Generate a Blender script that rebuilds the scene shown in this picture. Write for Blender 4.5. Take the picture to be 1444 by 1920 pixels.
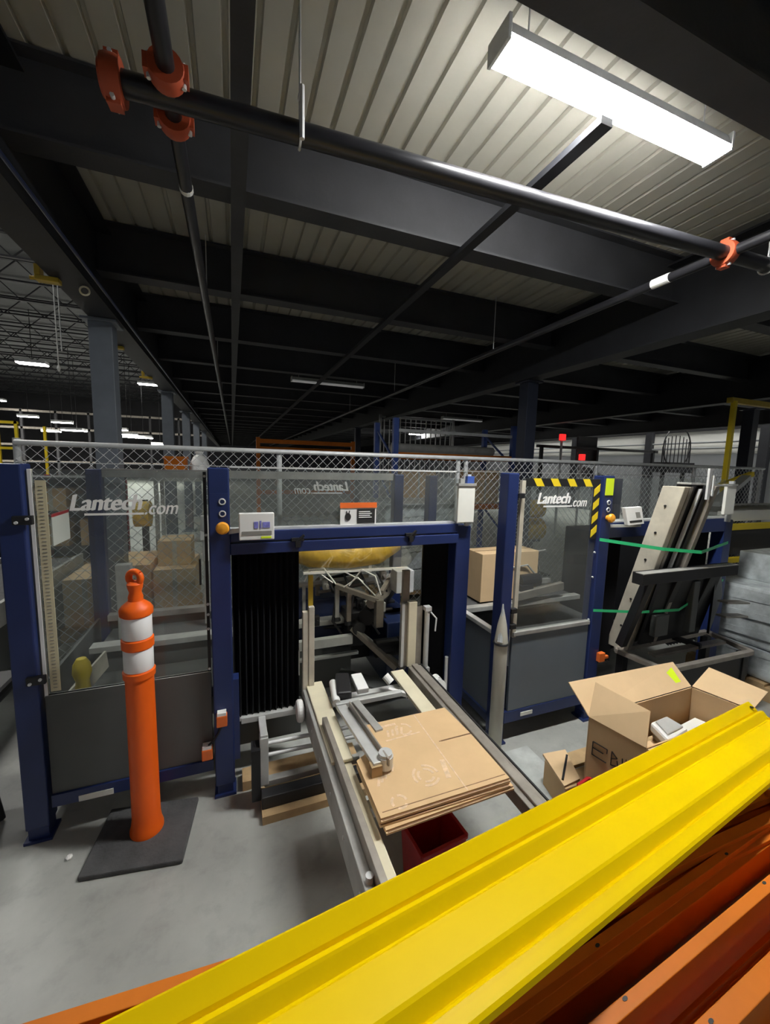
import bpy, math, random
from mathutils import Vector, Matrix
random.seed(7)
for o in list(bpy.data.objects):
    bpy.data.objects.remove(o)
SC = bpy.context.scene
COL = SC.collection

# ------------------------------------------------------------------ camera
F_PX, W_PX = 740.0, 1444.0
d = Vector((-287, -95, F_PX)).normalized()
x = Vector((1928, -38, F_PX)); x = (x - d * x.dot(d)).normalized()
z = d.cross(x)
if z.y > 0: z = -z
cam_d = bpy.data.cameras.new('camera')
cam_d.sensor_fit = 'HORIZONTAL'; cam_d.sensor_width = 36.0
cam_d.lens = F_PX / W_PX * 36.0
cam_d.clip_start = 0.02; cam_d.clip_end = 300
cam = bpy.data.objects.new('camera', cam_d); COL.objects.link(cam)
right = Vector((x.x, d.x, z.x)); down = Vector((x.y, d.y, z.y)); fwd = Vector((x.z, d.z, z.z))
m = Matrix.Identity(4)
for i in range(3):
    m[i][0] = right[i]; m[i][1] = -down[i]; m[i][2] = -fwd[i]
m.translation = Vector((0, 0, 1.65))
cam.matrix_world = m
SC.camera = cam

# ------------------------------------------------------------------ world, exposure
wd = bpy.data.worlds.new('world'); SC.world = wd; wd.use_nodes = True
wd.node_tree.nodes['Background'].inputs[0].default_value = (0.75, 0.82, 1.0, 1)
wd.node_tree.nodes['Background'].inputs[1].default_value = 0.08
SC.view_settings.view_transform = 'Standard'
SC.view_settings.look = 'None'
SC.view_settings.gamma = 1.0
SC.view_settings.exposure = 0.25
SC.view_settings.use_curve_mapping = False
STRIP_E = 170.0        # emission of the strip light above the machines
STRIP_FILL_E = 22.0    # fill strips added behind the photographer, out of view
HIGHBAY_E = 45.0
HALL_FILL_E = 62.0        # fill lamps added over the open halls left and right

# ------------------------------------------------------------------ materials
def mk(name, col, rough=0.5, metal=0.0, var=0.12, vscale=6.0, bump=0.0, bscale=40.0, dirt=None, spec=0.5, coat=0.0):
    mt = bpy.data.materials.new(name); mt.use_nodes = True
    nt = mt.node_tree; b = nt.nodes['Principled BSDF']
    b.inputs['Roughness'].default_value = rough; b.inputs['Metallic'].default_value = metal
    b.inputs['Specular IOR Level'].default_value = spec
    b.inputs['Coat Weight'].default_value = coat
    tc = nt.nodes.new('ShaderNodeTexCoord')
    nz = nt.nodes.new('ShaderNodeTexNoise'); nz.inputs['Scale'].default_value = vscale
    nz.inputs['Detail'].default_value = 5; nz.inputs['Roughness'].default_value = 0.6
    nt.links.new(tc.outputs['Object'], nz.inputs['Vector'])
    rp = nt.nodes.new('ShaderNodeValToRGB')
    lo = [max(0, c * (1 - var)) for c in col]; hi = [min(1, c * (1 + var)) for c in col]
    if dirt: lo = list(dirt)
    rp.color_ramp.elements[0].position = 0.3; rp.color_ramp.elements[0].color = (*lo, 1)
    rp.color_ramp.elements[1].position = 0.7; rp.color_ramp.elements[1].color = (*hi, 1)
    nt.links.new(nz.outputs['Fac'], rp.inputs[0]); nt.links.new(rp.outputs[0], b.inputs['Base Color'])
    if bump:
        n2 = nt.nodes.new('ShaderNodeTexNoise'); n2.inputs['Scale'].default_value = bscale
        n2.inputs['Detail'].default_value = 4
        bp = nt.nodes.new('ShaderNodeBump'); bp.inputs['Strength'].default_value = bump
        bp.inputs['Distance'].default_value = 0.01
        nt.links.new(tc.outputs['Object'], n2.inputs['Vector'])
        nt.links.new(n2.outputs['Fac'], bp.inputs['Height']); nt.links.new(bp.outputs[0], b.inputs['Normal'])
    return mt

def emit(name, col, s):
    mt = bpy.data.materials.new(name); mt.use_nodes = True
    b = mt.node_tree.nodes['Principled BSDF']
    b.inputs['Base Color'].default_value = (*col, 1)
    b.inputs['Emission Color'].default_value = (*col, 1); b.inputs['Emission Strength'].default_value = s
    return mt

def clear(name, haze=0.07, tint=(0.93, 0.95, 0.94), hazecol=(0.6, 0.62, 0.6)):
    mt = bpy.data.materials.new(name); mt.use_nodes = True
    nt = mt.node_tree; out = nt.nodes['Material Output']; nt.nodes.remove(nt.nodes['Principled BSDF'])
    tr = nt.nodes.new('ShaderNodeBsdfTransparent'); tr.inputs[0].default_value = (*tint, 1)
    gl = nt.nodes.new('ShaderNodeBsdfGlossy'); gl.inputs['Roughness'].default_value = 0.06
    df = nt.nodes.new('ShaderNodeBsdfDiffuse'); df.inputs[0].default_value = (*hazecol, 1)
    lw = nt.nodes.new('ShaderNodeLayerWeight'); lw.inputs[0].default_value = 0.5
    pw = nt.nodes.new('ShaderNodeMath'); pw.operation = 'POWER'; pw.inputs[1].default_value = 5.0
    fr = nt.nodes.new('ShaderNodeMath'); fr.operation = 'MULTIPLY_ADD'; fr.inputs[1].default_value = 0.55; fr.inputs[2].default_value = 0.03
    nt.links.new(lw.outputs['Facing'], pw.inputs[0]); nt.links.new(pw.outputs[0], fr.inputs[0])
    tc = nt.nodes.new('ShaderNodeTexCoord'); nz = nt.nodes.new('ShaderNodeTexNoise')
    nz.inputs['Scale'].default_value = 3.5; nz.inputs['Detail'].default_value = 6
    nt.links.new(tc.outputs['Object'], nz.inputs['Vector'])
    ml = nt.nodes.new('ShaderNodeMath'); ml.operation = 'MULTIPLY'; ml.inputs[1].default_value = haze * 2
    nt.links.new(nz.outputs['Fac'], ml.inputs[0])
    m1 = nt.nodes.new('ShaderNodeMixShader'); m2 = nt.nodes.new('ShaderNodeMixShader')
    nt.links.new(ml.outputs[0], m1.inputs[0]); nt.links.new(tr.outputs[0], m1.inputs[1]); nt.links.new(df.outputs[0], m1.inputs[2])
    nt.links.new(fr.outputs[0], m2.inputs[0]); nt.links.new(m1.outputs[0], m2.inputs[1]); nt.links.new(gl.outputs[0], m2.inputs[2])
    nt.links.new(m2.outputs[0], out.inputs['Surface'])
    return mt

M = dict(
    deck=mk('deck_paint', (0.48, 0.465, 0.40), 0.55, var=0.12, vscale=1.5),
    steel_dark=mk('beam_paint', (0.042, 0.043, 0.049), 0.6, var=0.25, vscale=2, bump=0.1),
    steel_col=mk('column_paint', (0.17, 0.19, 0.22), 0.5, var=0.1),
    col_dark=mk('dark_column_paint', (0.022, 0.027, 0.045), 0.5, var=0.1),
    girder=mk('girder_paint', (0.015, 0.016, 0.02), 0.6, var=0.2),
    pipe_black=mk('black_pipe', (0.016, 0.016, 0.019), 0.30, 0.0, var=0.3, vscale=8),
    coupling=mk('coupling_orange', (0.42, 0.07, 0.025), 0.5),
    galv=mk('galvanised', (0.66, 0.67, 0.67), 0.4, 0.15, var=0.12, vscale=12),
    mesh=mk('mesh_wire', (0.74, 0.76, 0.78), 0.45, 0.0, var=0.1),
    blue=mk('blue_paint', (0.016, 0.030, 0.118), 0.38, var=0.15, vscale=4),
    blue2=mk('rack_blue', (0.05, 0.1, 0.36), 0.45),
    grey_panel=mk('grey_panel', (0.135, 0.158, 0.185), 0.45, var=0.07, vscale=3),
    charcoal=mk('charcoal_panel', (0.085, 0.09, 0.088), 0.5, var=0.08, vscale=3),
    alu=mk('aluminium', (0.62, 0.63, 0.62), 0.36, 0.3, var=0.12, vscale=10),
    alu_dull=mk('dull_aluminium', (0.40, 0.40, 0.38), 0.45, 0.2, var=0.2, vscale=8),
    steel_brown=mk('worn_extrusion', (0.34, 0.31, 0.27), 0.45, 0.45, var=0.22, vscale=9),
    cream=mk('cream_plastic', (0.70, 0.64, 0.47), 0.5, var=0.1, vscale=5),
    cream2=mk('cream_plastic_worn', (0.55, 0.51, 0.42), 0.5, var=0.18, vscale=7),
    black=mk('black_plastic', (0.012, 0.012, 0.014), 0.5, var=0.3),
    black_cloth=mk('bellows_cloth', (0.010, 0.010, 0.012), 0.55, var=0.3, spec=0.4),
    rubber=mk('rubber', (0.075, 0.075, 0.078), 0.75, var=0.25, vscale=10, bump=0.3, bscale=80),
    orange_plastic=mk('orange_plastic', (0.98, 0.135, 0.004), 0.48, var=0.06, vscale=4),
    reflective=mk('reflective_white', (0.95, 0.95, 0.95), 0.3, var=0.02),
    yellow=mk('yellow_paint', (0.74, 0.515, 0.0), 0.4, var=0.04, vscale=3, spec=0.08),
    yellow_dirty=mk('yellow_paint_old', (0.55, 0.38, 0.03), 0.5, var=0.2),
    orange_steel=mk('orange_rack_paint', (0.56, 0.150, 0.010), 0.5, var=0.12, vscale=4, spec=0.2),
    estop=mk('stop_button', (0.9, 0.38, 0.03), 0.35),
    orange_sw=mk('switch_orange', (0.75, 0.16, 0.03), 0.4),
    white=mk('white_plastic', (0.82, 0.82, 0.80), 0.45, var=0.04),
    paper=mk('paper', (0.80, 0.80, 0.74), 0.8, var=0.04),
    print_white=mk('white_print', (0.95, 0.95, 0.93), 0.6, var=0.05, vscale=30),
    ink=mk('black_ink', (0.02, 0.02, 0.02), 0.6),
    ink_blue=mk('screen_blue', (0.22, 0.22, 0.62), 0.5, var=0.3, vscale=60),
    ink_soft=mk('grey_ink', (0.25, 0.24, 0.22), 0.6),
    sign_orange=mk('sign_orange', (0.86, 0.17, 0.03), 0.5),
    lime=mk('lime_sticker', (0.72, 0.92, 0.02), 0.6, var=0.03),
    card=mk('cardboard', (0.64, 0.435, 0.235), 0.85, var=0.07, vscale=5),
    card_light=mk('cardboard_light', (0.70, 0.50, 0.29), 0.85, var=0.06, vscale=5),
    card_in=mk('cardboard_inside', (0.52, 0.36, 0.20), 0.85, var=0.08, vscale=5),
    card_edge=mk('cardboard_edge', (0.26, 0.15, 0.08), 0.9, var=0.2, vscale=60),
    card_print=mk('faint_print', (0.70, 0.51, 0.335), 0.85, var=0.16, vscale=60),
    wood=mk('pallet_wood', (0.48, 0.33, 0.17), 0.8, var=0.2, vscale=8),
    red=mk('red_plastic', (0.45, 0.01, 0.015), 0.45, var=0.15),
    pvc=mk('grey_tube', (0.52, 0.51, 0.44), 0.45, var=0.08),
    wrap=mk('wrap_film', (0.50, 0.54, 0.55), 0.22, var=0.3, vscale=9, bump=0.6, bscale=14),
    green=mk('green_strap', (0.03, 0.50, 0.19), 0.5, var=0.1),
    hazard_black=mk('hazard_black', (0.015, 0.015, 0.015), 0.5),
    hazard_yellow=mk('hazard_yellow', (0.88, 0.66, 0.02), 0.5, var=0.04),
    wall_white=mk('wall_white', (0.70, 0.70, 0.66), 0.7, var=0.06, vscale=0.6),
    wall_grey=mk('wall_grey', (0.22, 0.23, 0.24), 0.7, var=0.15, vscale=0.6),
    wall_dark=mk('wall_dark', (0.06, 0.06, 0.065), 0.7, var=0.3, vscale=0.4),
    high_deck=mk('high_deck', (0.16, 0.165, 0.17), 0.7, var=0.1, vscale=0.5),
    ochre=mk('ochre_paint', (0.66, 0.42, 0.04), 0.5, var=0.35, vscale=14),
    tape=mk('scale_tape', (0.66, 0.60, 0.40), 0.6, var=0.08),
    navy=mk('navy_paint', (0.012, 0.022, 0.07), 0.4, var=0.2),
    stripe=mk('floor_stripe', (0.50, 0.53, 0.51), 0.5, var=0.12, vscale=7, dirt=(0.36, 0.38, 0.37)),
    clear=clear('polycarbonate', 0.05), clear2=clear('polycarbonate_rear', 0.06),
    hood=clear('hood_sheet', 0.06, (0.95, 0.94, 0.88), (0.62, 0.6, 0.52)), clear3=clear('polycarbonate_side', 0.015),
    lens=emit('lamp_lens', (1.0, 1.0, 0.97), STRIP_E),
    lens_fill=emit('fill_lens_back', (1.0, 0.98, 0.93), STRIP_FILL_E),
    lens_dim=emit('lamp_lens_dim', (0.7, 0.7, 0.68), 0.12),  # grey glow put into the diffuser by weak emission
    hall=emit('hall_fill_lens', (1.0, 0.98, 0.93), HALL_FILL_E),
    highbay=emit('high_bay_lens', (1.0, 0.97, 0.9), HIGHBAY_E),
    red_lamp=emit('red_lamp', (1.0, 0.03, 0.03), 0.8),
)

def floor_mat():
    mt = bpy.data.materials.new('concrete_floor'); mt.use_nodes = True
    nt = mt.node_tree; b = nt.nodes['Principled BSDF']
    tc = nt.nodes.new('ShaderNodeTexCoord')
    def nz(s, det):
        n = nt.nodes.new('ShaderNodeTexNoise'); n.inputs['Scale'].default_value = s; n.inputs['Detail'].default_value = det
        n.inputs['Roughness'].default_value = 0.65
        nt.links.new(tc.outputs['Object'], n.inputs['Vector']); return n
    a = nz(1.3, 8); c = nz(9, 6); e = nz(60, 3)
    r1 = nt.nodes.new('ShaderNodeValToRGB')
    r1.color_ramp.elements[0].position = 0.32; r1.color_ramp.elements[0].color = (0.31, 0.315, 0.295, 1)
    r1.color_ramp.elements[1].position = 0.68; r1.color_ramp.elements[1].color = (0.45, 0.46, 0.43, 1)
    nt.links.new(a.outputs['Fac'], r1.inputs[0])
    r2 = nt.nodes.new('ShaderNodeValToRGB')
    r2.color_ramp.elements[0].position = 0.30; r2.color_ramp.elements[0].color = (0.72, 0.72, 0.72, 1)
    r2.color_ramp.elements[1].position = 0.50; r2.color_ramp.elements[1].color = (1, 1, 1, 1)
    nt.links.new(c.outputs['Fac'], r2.inputs[0])
    mx = nt.nodes.new('ShaderNodeMix'); mx.data_type = 'RGBA'; mx.blend_type = 'MULTIPLY'; mx.inputs[0].default_value = 0.6
    nt.links.new(r1.outputs[0], mx.inputs[6]); nt.links.new(r2.outputs[0], mx.inputs[7])
    nt.links.new(mx.outputs[2], b.inputs['Base Color'])
    b.inputs['Roughness'].default_value = 0.42
    bp = nt.nodes.new('ShaderNodeBump'); bp.inputs['Strength'].default_value = 0.06
    nt.links.new(e.outputs['Fac'], bp.inputs['Height']); nt.links.new(bp.outputs[0], b.inputs['Normal'])
    return mt
M['floor'] = floor_mat()

# ------------------------------------------------------------------ mesh builder (world coordinates)
V = Vector
class G:
    def __init__(s): s.v = []; s.f = []
    def add(s, vs, fs):
        n = len(s.v); s.v += [V(p) for p in vs]; s.f += [[i + n for i in f] for f in fs]; return s
    def box(s, x0, x1, y0, y1, z0, z1):
        return s.add([(x0,y0,z0),(x1,y0,z0),(x1,y1,z0),(x0,y1,z0),(x0,y0,z1),(x1,y0,z1),(x1,y1,z1),(x0,y1,z1)],
                     [(0,3,2,1),(4,5,6,7),(0,1,5,4),(1,2,6,5),(2,3,7,6),(3,0,4,7)])
    def bar(s, p, q, w, h, up=(0, 0, 1)):
        p, q = V(p), V(q); a = (q - p).normalized(); up = V(up)
        if abs(a.dot(up)) > 0.98: up = V((0, 1, 0))
        r = a.cross(up).normalized(); u = r.cross(a)
        vs = []
        for c in (p, q):
            for sx, sy in ((-1,-1),(1,-1),(1,1),(-1,1)):
                vs.append(c + r * (sx * w / 2) + u * (sy * h / 2))
        return s.add(vs, [(0,3,2,1),(4,5,6,7),(0,1,5,4),(1,2,6,5),(2,3,7,6),(3,0,4,7)])
    def tube(s, pts, r, n=10):
        pts = [V(p) for p in pts]; rs = r if isinstance(r, (list, tuple)) else [r] * len(pts)
        t0 = (pts[1] - pts[0]).normalized()
        u = t0.orthogonal().normalized(); vs = []; fs = []
        for i, p in enumerate(pts):
            t = (pts[min(i+1, len(pts)-1)] - pts[max(i-1, 0)]).normalized()
            u = (u - t * u.dot(t)).normalized(); w = t.cross(u)
            for k in range(n):
                a = 2 * math.pi * k / n
                vs.append(p + (u * math.cos(a) + w * math.sin(a)) * rs[i])
        for i in range(len(pts) - 1):
            for k in range(n):
                fs.append((i*n+k, i*n+(k+1)%n, (i+1)*n+(k+1)%n, (i+1)*n+k))
        fs.append(tuple(range(n))[::-1]); fs.append(tuple(range((len(pts)-1)*n, len(pts)*n)))
        return s.add(vs, fs)
    def cyl(s, p, q, r, n=20, r2=None):
        return s.tube([p, q], [r, r if r2 is None else r2], n)
    def lathe(s, prof, c, n=32):
        vs = []; fs = []
        for r, zz in prof:
            for k in range(n):
                a = 2 * math.pi * k / n
                vs.append((c[0] + r * math.cos(a), c[1] + r * math.sin(a), c[2] + zz))
        for i in range(len(prof) - 1):
            for k in range(n):
                fs.append((i*n+k, i*n+(k+1)%n, (i+1)*n+(k+1)%n, (i+1)*n+k))
        fs.append(tuple(range(n))[::-1]); fs.append(tuple(range((len(prof)-1)*n, len(prof)*n)))
        return s.add(vs, fs)
    def prism(s, poly, vec):
        n = len(poly); vec = V(vec); a = [V(p) for p in poly]; b = [p + vec for p in a]
        fs = [tuple(range(n))[::-1], tuple(range(n, 2*n))]
        for k in range(n): fs.append((k, (k+1)%n, n+(k+1)%n, n+k))
        return s.add(a + b, fs)
    def sweep(s, prof, p0, u, v, n, ua, ub):
        # open profile (v, h) swept along u
        a = [V(p0) + V(u)*ua + V(v)*q[0] + V(n)*q[1] for q in prof]
        b = [V(p0) + V(u)*ub + V(v)*q[0] + V(n)*q[1] for q in prof]
        k = len(prof)
        return s.add(a + b, [(i, i+1, k+i+1, k+i) for i in range(k-1)])
    def torus(s, c, axis, R, r, n=20, m=8, a0=0, a1=2*math.pi):
        ax = V(axis).normalized(); u = ax.orthogonal().normalized(); w = ax.cross(u)
        pts = [V(c) + (u*math.cos(a0+(a1-a0)*k/n) + w*math.sin(a0+(a1-a0)*k/n))*R for k in range(n+1)]
        return s.tube(pts, r, m)
    def ibeam(s, p, q, w, h, tf=0.012, tw=0.01):
        p, q = V(p), V(q)
        for dz, ww, hh in ((h/2-tf/2, w, tf), (-h/2+tf/2, w, tf), (0, tw, h-2*tf)):
            s.bar(p + V((0,0,dz)), q + V((0,0,dz)), ww, hh)
        return s

OFF = {}
def link(name, me, mat, parent, loc=None):
    o = bpy.data.objects.new(name, me); COL.objects.link(o)
    if mat is not None: me.materials.append(mat)
    if parent is not None: o.parent = parent
    return o
def mesh_of(g, off, smooth=False):
    import bmesh
    me = bpy.data.meshes.new('m'); me.from_pydata([tuple(p - off) for p in g.v], [], g.f)
    bm = bmesh.new(); bm.from_mesh(me); bmesh.ops.recalc_face_normals(bm, faces=bm.faces); bm.to_mesh(me); bm.free()
    if smooth:
        for p in me.polygons: p.use_smooth = True
        try: me.set_sharp_from_angle(angle=math.radians(40))
        except Exception: pass
    return me
def finish(o, bevel):
    if bevel:
        b = o.modifiers.new('bevel', 'BEVEL'); b.width = bevel; b.segments = 2; b.limit_method = 'ANGLE'
        b.angle_limit = math.radians(35); b.harden_normals = False
def part(name, g, mat, parent, label=None, bevel=0.0, smooth=False, kind=None):
    off = OFF[parent.name]
    o = link(name, mesh_of(g, off, smooth), M[mat], parent)
    OFF[o.name] = off
    if label: o['label'] = label
    if kind: o['kind'] = kind
    finish(o, bevel); return o
def thing(name, label, cat, loc, group=None):
    o = bpy.data.objects.new(name, None); COL.objects.link(o); o.location = loc; o.empty_display_size = 0.1
    o['label'] = label; o['category'] = cat
    if group: o['group'] = group
    OFF[o.name] = V(loc); return o
def solo(name, g, mat, label, cat, loc, group=None, bevel=0.0, smooth=False):
    o = link(name, mesh_of(g, V(loc), smooth), M[mat], None); o.location = loc
    o['label'] = label; o['category'] = cat
    if group: o['group'] = group
    OFF[o.name] = V(loc); finish(o, bevel); return o
def struct(name, g, mat, bevel=0.0, smooth=False):
    o = link(name, mesh_of(g, V((0,0,0)), smooth), M[mat], None); o['kind'] = 'structure'
    OFF[o.name] = V((0,0,0)); finish(o, bevel); return o
def structe(name):
    o = bpy.data.objects.new(name, None); COL.objects.link(o); o['kind'] = 'structure'; OFF[o.name] = V((0,0,0)); return o
def piece(name, me, mat, parent, loc):          # shared mesh data, own object
    o = bpy.data.objects.new(name, me); COL.objects.link(o); o.parent = parent; o.location = loc
    OFF[o.name] = V(loc) + OFF[parent.name]
    if not me.materials: me.materials.append(M[mat])
    return o
def dup(root, loc, label=None, group=None):
    r = root.copy(); COL.objects.link(r); r.location = loc
    if label: r['label'] = label
    if group: r['group'] = group
    for ch in list(root.children):
        c = ch.copy(); COL.objects.link(c); c.parent = r
        for gch in ch.children:
            e = gch.copy(); COL.objects.link(e); e.parent = c
    return r
def text_part(name, txt, size, mat, parent, origin, xdir, ydir, shear=0.0, bold=0.0, width=None, label=None):
    cu = bpy.data.curves.new('t', 'FONT'); cu.body = txt; cu.size = size; cu.shear = shear
    cu.extrude = 0.0006
    to = bpy.data.objects.new('t', cu); COL.objects.link(to)
    dg = bpy.context.evaluated_depsgraph_get()
    m0 = bpy.data.meshes.new_from_object(to.evaluated_get(dg))
    bpy.data.objects.remove(to)
    vs = []; fs = []
    for q in ([-1, -.33, .33, 1] if bold else [0]):        # a heavier stroke: shifted copies of the outline
        n0 = len(vs)
        vs += [(v.co.x + q * bold, v.co.y + q * bold * 0.3, v.co.z + q * 0.0001) for v in m0.vertices]
        fs += [[i + n0 for i in p.vertices] for p in m0.polygons]
    me = bpy.data.meshes.new(name); me.from_pydata(vs, [], fs)
    xs = [v.co.x for v in me.vertices]; wd_ = max(xs) - min(xs); x0 = min(xs)
    sx = (width / wd_) if width else 1.0
    X, Y = V(xdir).normalized(), V(ydir).normalized(); N = X.cross(Y)
    off = OFF[parent.name]
    for v in me.vertices:
        c = v.co.copy()
        v.co = V(origin) - off + X * ((c.x - x0) * sx) + Y * c.y + N * c.z
    me.materials.clear()
    o = link(name, me, M[mat], parent); OFF[o.name] = off
    if label: o['label'] = label
    return o

# ================================================================== STRUCTURE
struct('floor', G().box(-40, 16, -6, 48, -0.1, 0.0), 'floor')

ceil = structe('ceiling')
# corrugated mezzanine deck: sheets of seven ribs, ribs run along Y
def deck_sheet_mesh():
    g = G(); p = 0.13; zt = 0.0; prof = []
    for k in range(7):
        x0 = k * p
        prof += [(x0, 0.0), (x0 + 0.100, 0.0), (x0 + 0.106, 0.02), (x0 + 0.124, 0.02)]
    prof.append((0.91, 0.0))
    g.sweep(prof, (0, 0, 3.4), (0, 1, 0), (1, 0, 0), (0, 0, 1), -4.0, 40.0)
    return mesh_of(g, V((0, 0, 0)))
dm = deck_sheet_mesh()
for k in range(13):
    piece('deck_sheet', dm, 'deck', ceil, (-1.02 + 0.91 * k, 0, 0))
part('deck_slab', G().box(-1.02, 10.81, -4, 40, 3.45, 3.55), 'wall_dark', ceil)
# steel floor beams along X
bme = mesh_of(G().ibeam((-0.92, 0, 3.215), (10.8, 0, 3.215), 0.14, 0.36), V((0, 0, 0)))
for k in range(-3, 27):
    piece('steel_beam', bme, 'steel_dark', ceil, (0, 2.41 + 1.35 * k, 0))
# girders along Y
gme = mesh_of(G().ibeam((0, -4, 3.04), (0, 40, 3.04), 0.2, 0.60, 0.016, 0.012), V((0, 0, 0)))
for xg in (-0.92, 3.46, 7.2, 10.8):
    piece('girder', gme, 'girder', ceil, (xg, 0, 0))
# flat channel hung under the beams and its hangers
part('strut_channel', G().box(0.02, 0.09, -3, 38, 2.985, 3.03), 'steel_dark', ceil)
part('strut_channel', G().box(1.36, 1.42, 1.295, 38, 2.99, 3.02), 'girder', ceil)

# high warehouse roof to the left, on bar joists
hc = struct('ceiling_high', G().box(-40, -1.05, -6, 48, 7.6, 7.7), 'high_deck')
def joist_mesh():
    g = G()
    g.bar((-40, 0, 7.5), (-1.1, 0, 7.5), 0.12, 0.05); g.bar((-40, 0, 6.9), (-1.1, 0, 6.9), 0.10, 0.05)
    n = 64; st = 38.9 / n
    for i in range(n):
        a = -40 + st * i
        g.bar((a, 0, 6.9 if i % 2 else 7.5), (a + st, 0, 7.5 if i % 2 else 6.9), 0.03, 0.03)
    return mesh_of(g, V((0, 0, 0)))
jme = joist_mesh()
for k in range(24):
    piece('bar_joist', jme, 'girder', hc, (0, 1.5 + 1.8 * k, 0))
struct('wall_back', G().box(-40, 16, 48, 48.2, 0, 8), 'wall_dark')
struct('wall_left', G().box(-40.2, -40, -6, 48, 0, 8), 'wall_dark')
wr = struct('wall_right', G().box(14.0, 14.2, -6, 48, 2.25, 7.0), 'wall_white')
part('dado', G().box(13.97, 14.0, -6, 48, 0, 2.25), 'wall_grey', wr, 'grey lower band of the white side wall')
struct('ceiling_side', G().box(10.9, 14.2, -6, 48, 7.0, 7.1), 'high_deck')
part('wall_rail', G().box(13.93, 13.99, -6, 48, 2.98, 3.08), 'black', wr)
for yy in (3.2, 6.5, 9.8, 13.1, 17.0, 22.0):
    part('wall_post', G().box(13.8, 13.97, yy, yy + 0.22, 0, 4.4), 'girder', wr)
for zz in (2.62, 2.44):
    part('conduit', G().cyl((13.9, 2, zz), (13.9, 40, zz), 0.03, 8), 'wall_grey', wr)
# floor joint and worn stripe
struct('trim_1', G().box(1.30, 1.62, 0.4, 1.72, 0.0, 0.0025), 'stripe')

# ------------------------------------------------------------------ columns
cmesh = [('shaft', G().box(-0.08, 0.08, -0.08, 0.08, 0.02, 2.74)), ('base_plate', G().box(-0.15, 0.15, -0.15, 0.15, 0, 0.02)),
         ('cap_plate', G().box(-0.12, 0.12, -0.12, 0.12, 2.72, 2.74))]
col0 = thing('steel_column', 'grey square steel column nearest behind the left end of the chain-link fence', 'column', (0, 0, 0), 'columns under the left girder')
for nm, g in cmesh: part(nm, g, 'steel_col', col0, bevel=0.004)
col0.location = (-0.955, 3.95, 0)
for i, (yy, lb) in enumerate(((7.4, 'second grey steel column along the left edge of the mezzanine'), (10.2, 'third grey steel column along the left edge of the mezzanine'),
                (13.0, 'fourth grey steel column along the left edge of the mezzanine'), (16.5, 'fifth grey steel column along the left edge of the mezzanine'))):
    dup(col0, (-0.955, yy, 0), lb)
colr = thing('steel_column', 'dark navy steel column standing behind the fence right of the blue pallet rack', 'column', (0, 0, 0))
for nm, g in cmesh: part(nm, g, 'col_dark', colr, bevel=0.004)
colr.location = (3.52, 4.15, 0)
dup(colr, (3.52, 11.5, 0), 'far dark steel column in line behind the navy column', None)
dup(colr, (8.1, 4.1, 0), 'dark steel column at the right edge behind the yellow post', None)

# ================================================================== SPRINKLER PIPES, LAMPS
sp = thing('sprinkler_pipe', 'black sprinkler main with orange grooved couplings hanging across the ceiling', 'pipe', (0, 1.6, 2.85))
part('main_pipe', G().cyl((-0.33, 1.648, 2.85), (6.5, 1.30, 2.85), 0.037, 20), 'pipe_black', sp, smooth=True)
def coupling(c, ax, R=0.042, w=0.052):
    c = V(c); ax = V(ax).normalized(); g = G()
    g.lathe([(R, -w/2), (R+0.020, -w/2), (R+0.024, -w/4), (R+0.024, w/4), (R+0.020, w/2), (R, w/2)], (0, 0, 0), 20)
    sd = 1
    for s in (-1, 1):
        g.box(s*(R+0.012) - 0.02 if s > 0 else s*(R+0.012)-0.02, s*(R+0.012)+0.02, -0.022, 0.022, -w/2+0.006, w/2-0.006)
    rot = V((0, 0, 1)).rotation_difference(ax).to_matrix()
    g.v = [rot @ p + c for p in g.v]; return g
def bolts(c, ax, R=0.042, s=1):
    c = V(c); ax = V(ax).normalized(); g = G(); rot = V((0, 0, 1)).rotation_difference(ax).to_matrix()
    g.cyl((s*(R+0.018), -0.036, 0), (s*(R+0.018), 0.036, 0), 0.007, 8)
    g.v = [rot @ p + c for p in g.v]; return g
for c, ax, R in (((-0.33, 1.648, 2.85), (1, -.05, 0), 0.042), ((-0.168, 1.545, 2.85), (0, 1, 0), 0.031), ((-0.168, 1.735, 2.85), (0, 1, 0), 0.031), ((2.55, 1.505, 2.85), (1, -.05, 0), 0.042)):
    cp = part('coupling', coupling(c, ax, R), 'coupling', sp, 'orange grooved coupling', smooth=True)
    for sgn in (-1, 1): part('bolt', bolts(c, ax, R, sgn), 'galv', cp)
part('end_cap', G().cyl((-0.365, 1.65, 2.85), (-0.33, 1.648, 2.85), 0.048, 20), 'coupling', sp)
part('branch_pipe', G().cyl((-0.172, -1.0, 2.85), (-0.168, 1.61, 2.85), 0.027, 14), 'pipe_black', sp, smooth=True)
bp = part('branch_pipe', G().cyl((-0.168, 1.66, 2.85), (-0.10, 30, 2.85), 0.027, 14), 'pipe_black', sp, smooth=True)
part('white_band', G().cyl((-0.167, 2.10, 2.85), (-0.167, 2.125, 2.85), 0.029, 14), 'white', bp)
b2 = part('branch_pipe', G().cyl((2.55, -1.0, 2.85), (2.6, 30, 2.85), 0.027, 14), 'pipe_black', sp, smooth=True)
part('pipe_label', G().cyl((2.552, 1.80, 2.85), (2.552, 1.91, 2.85), 0.029, 14), 'white', b2)
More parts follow.
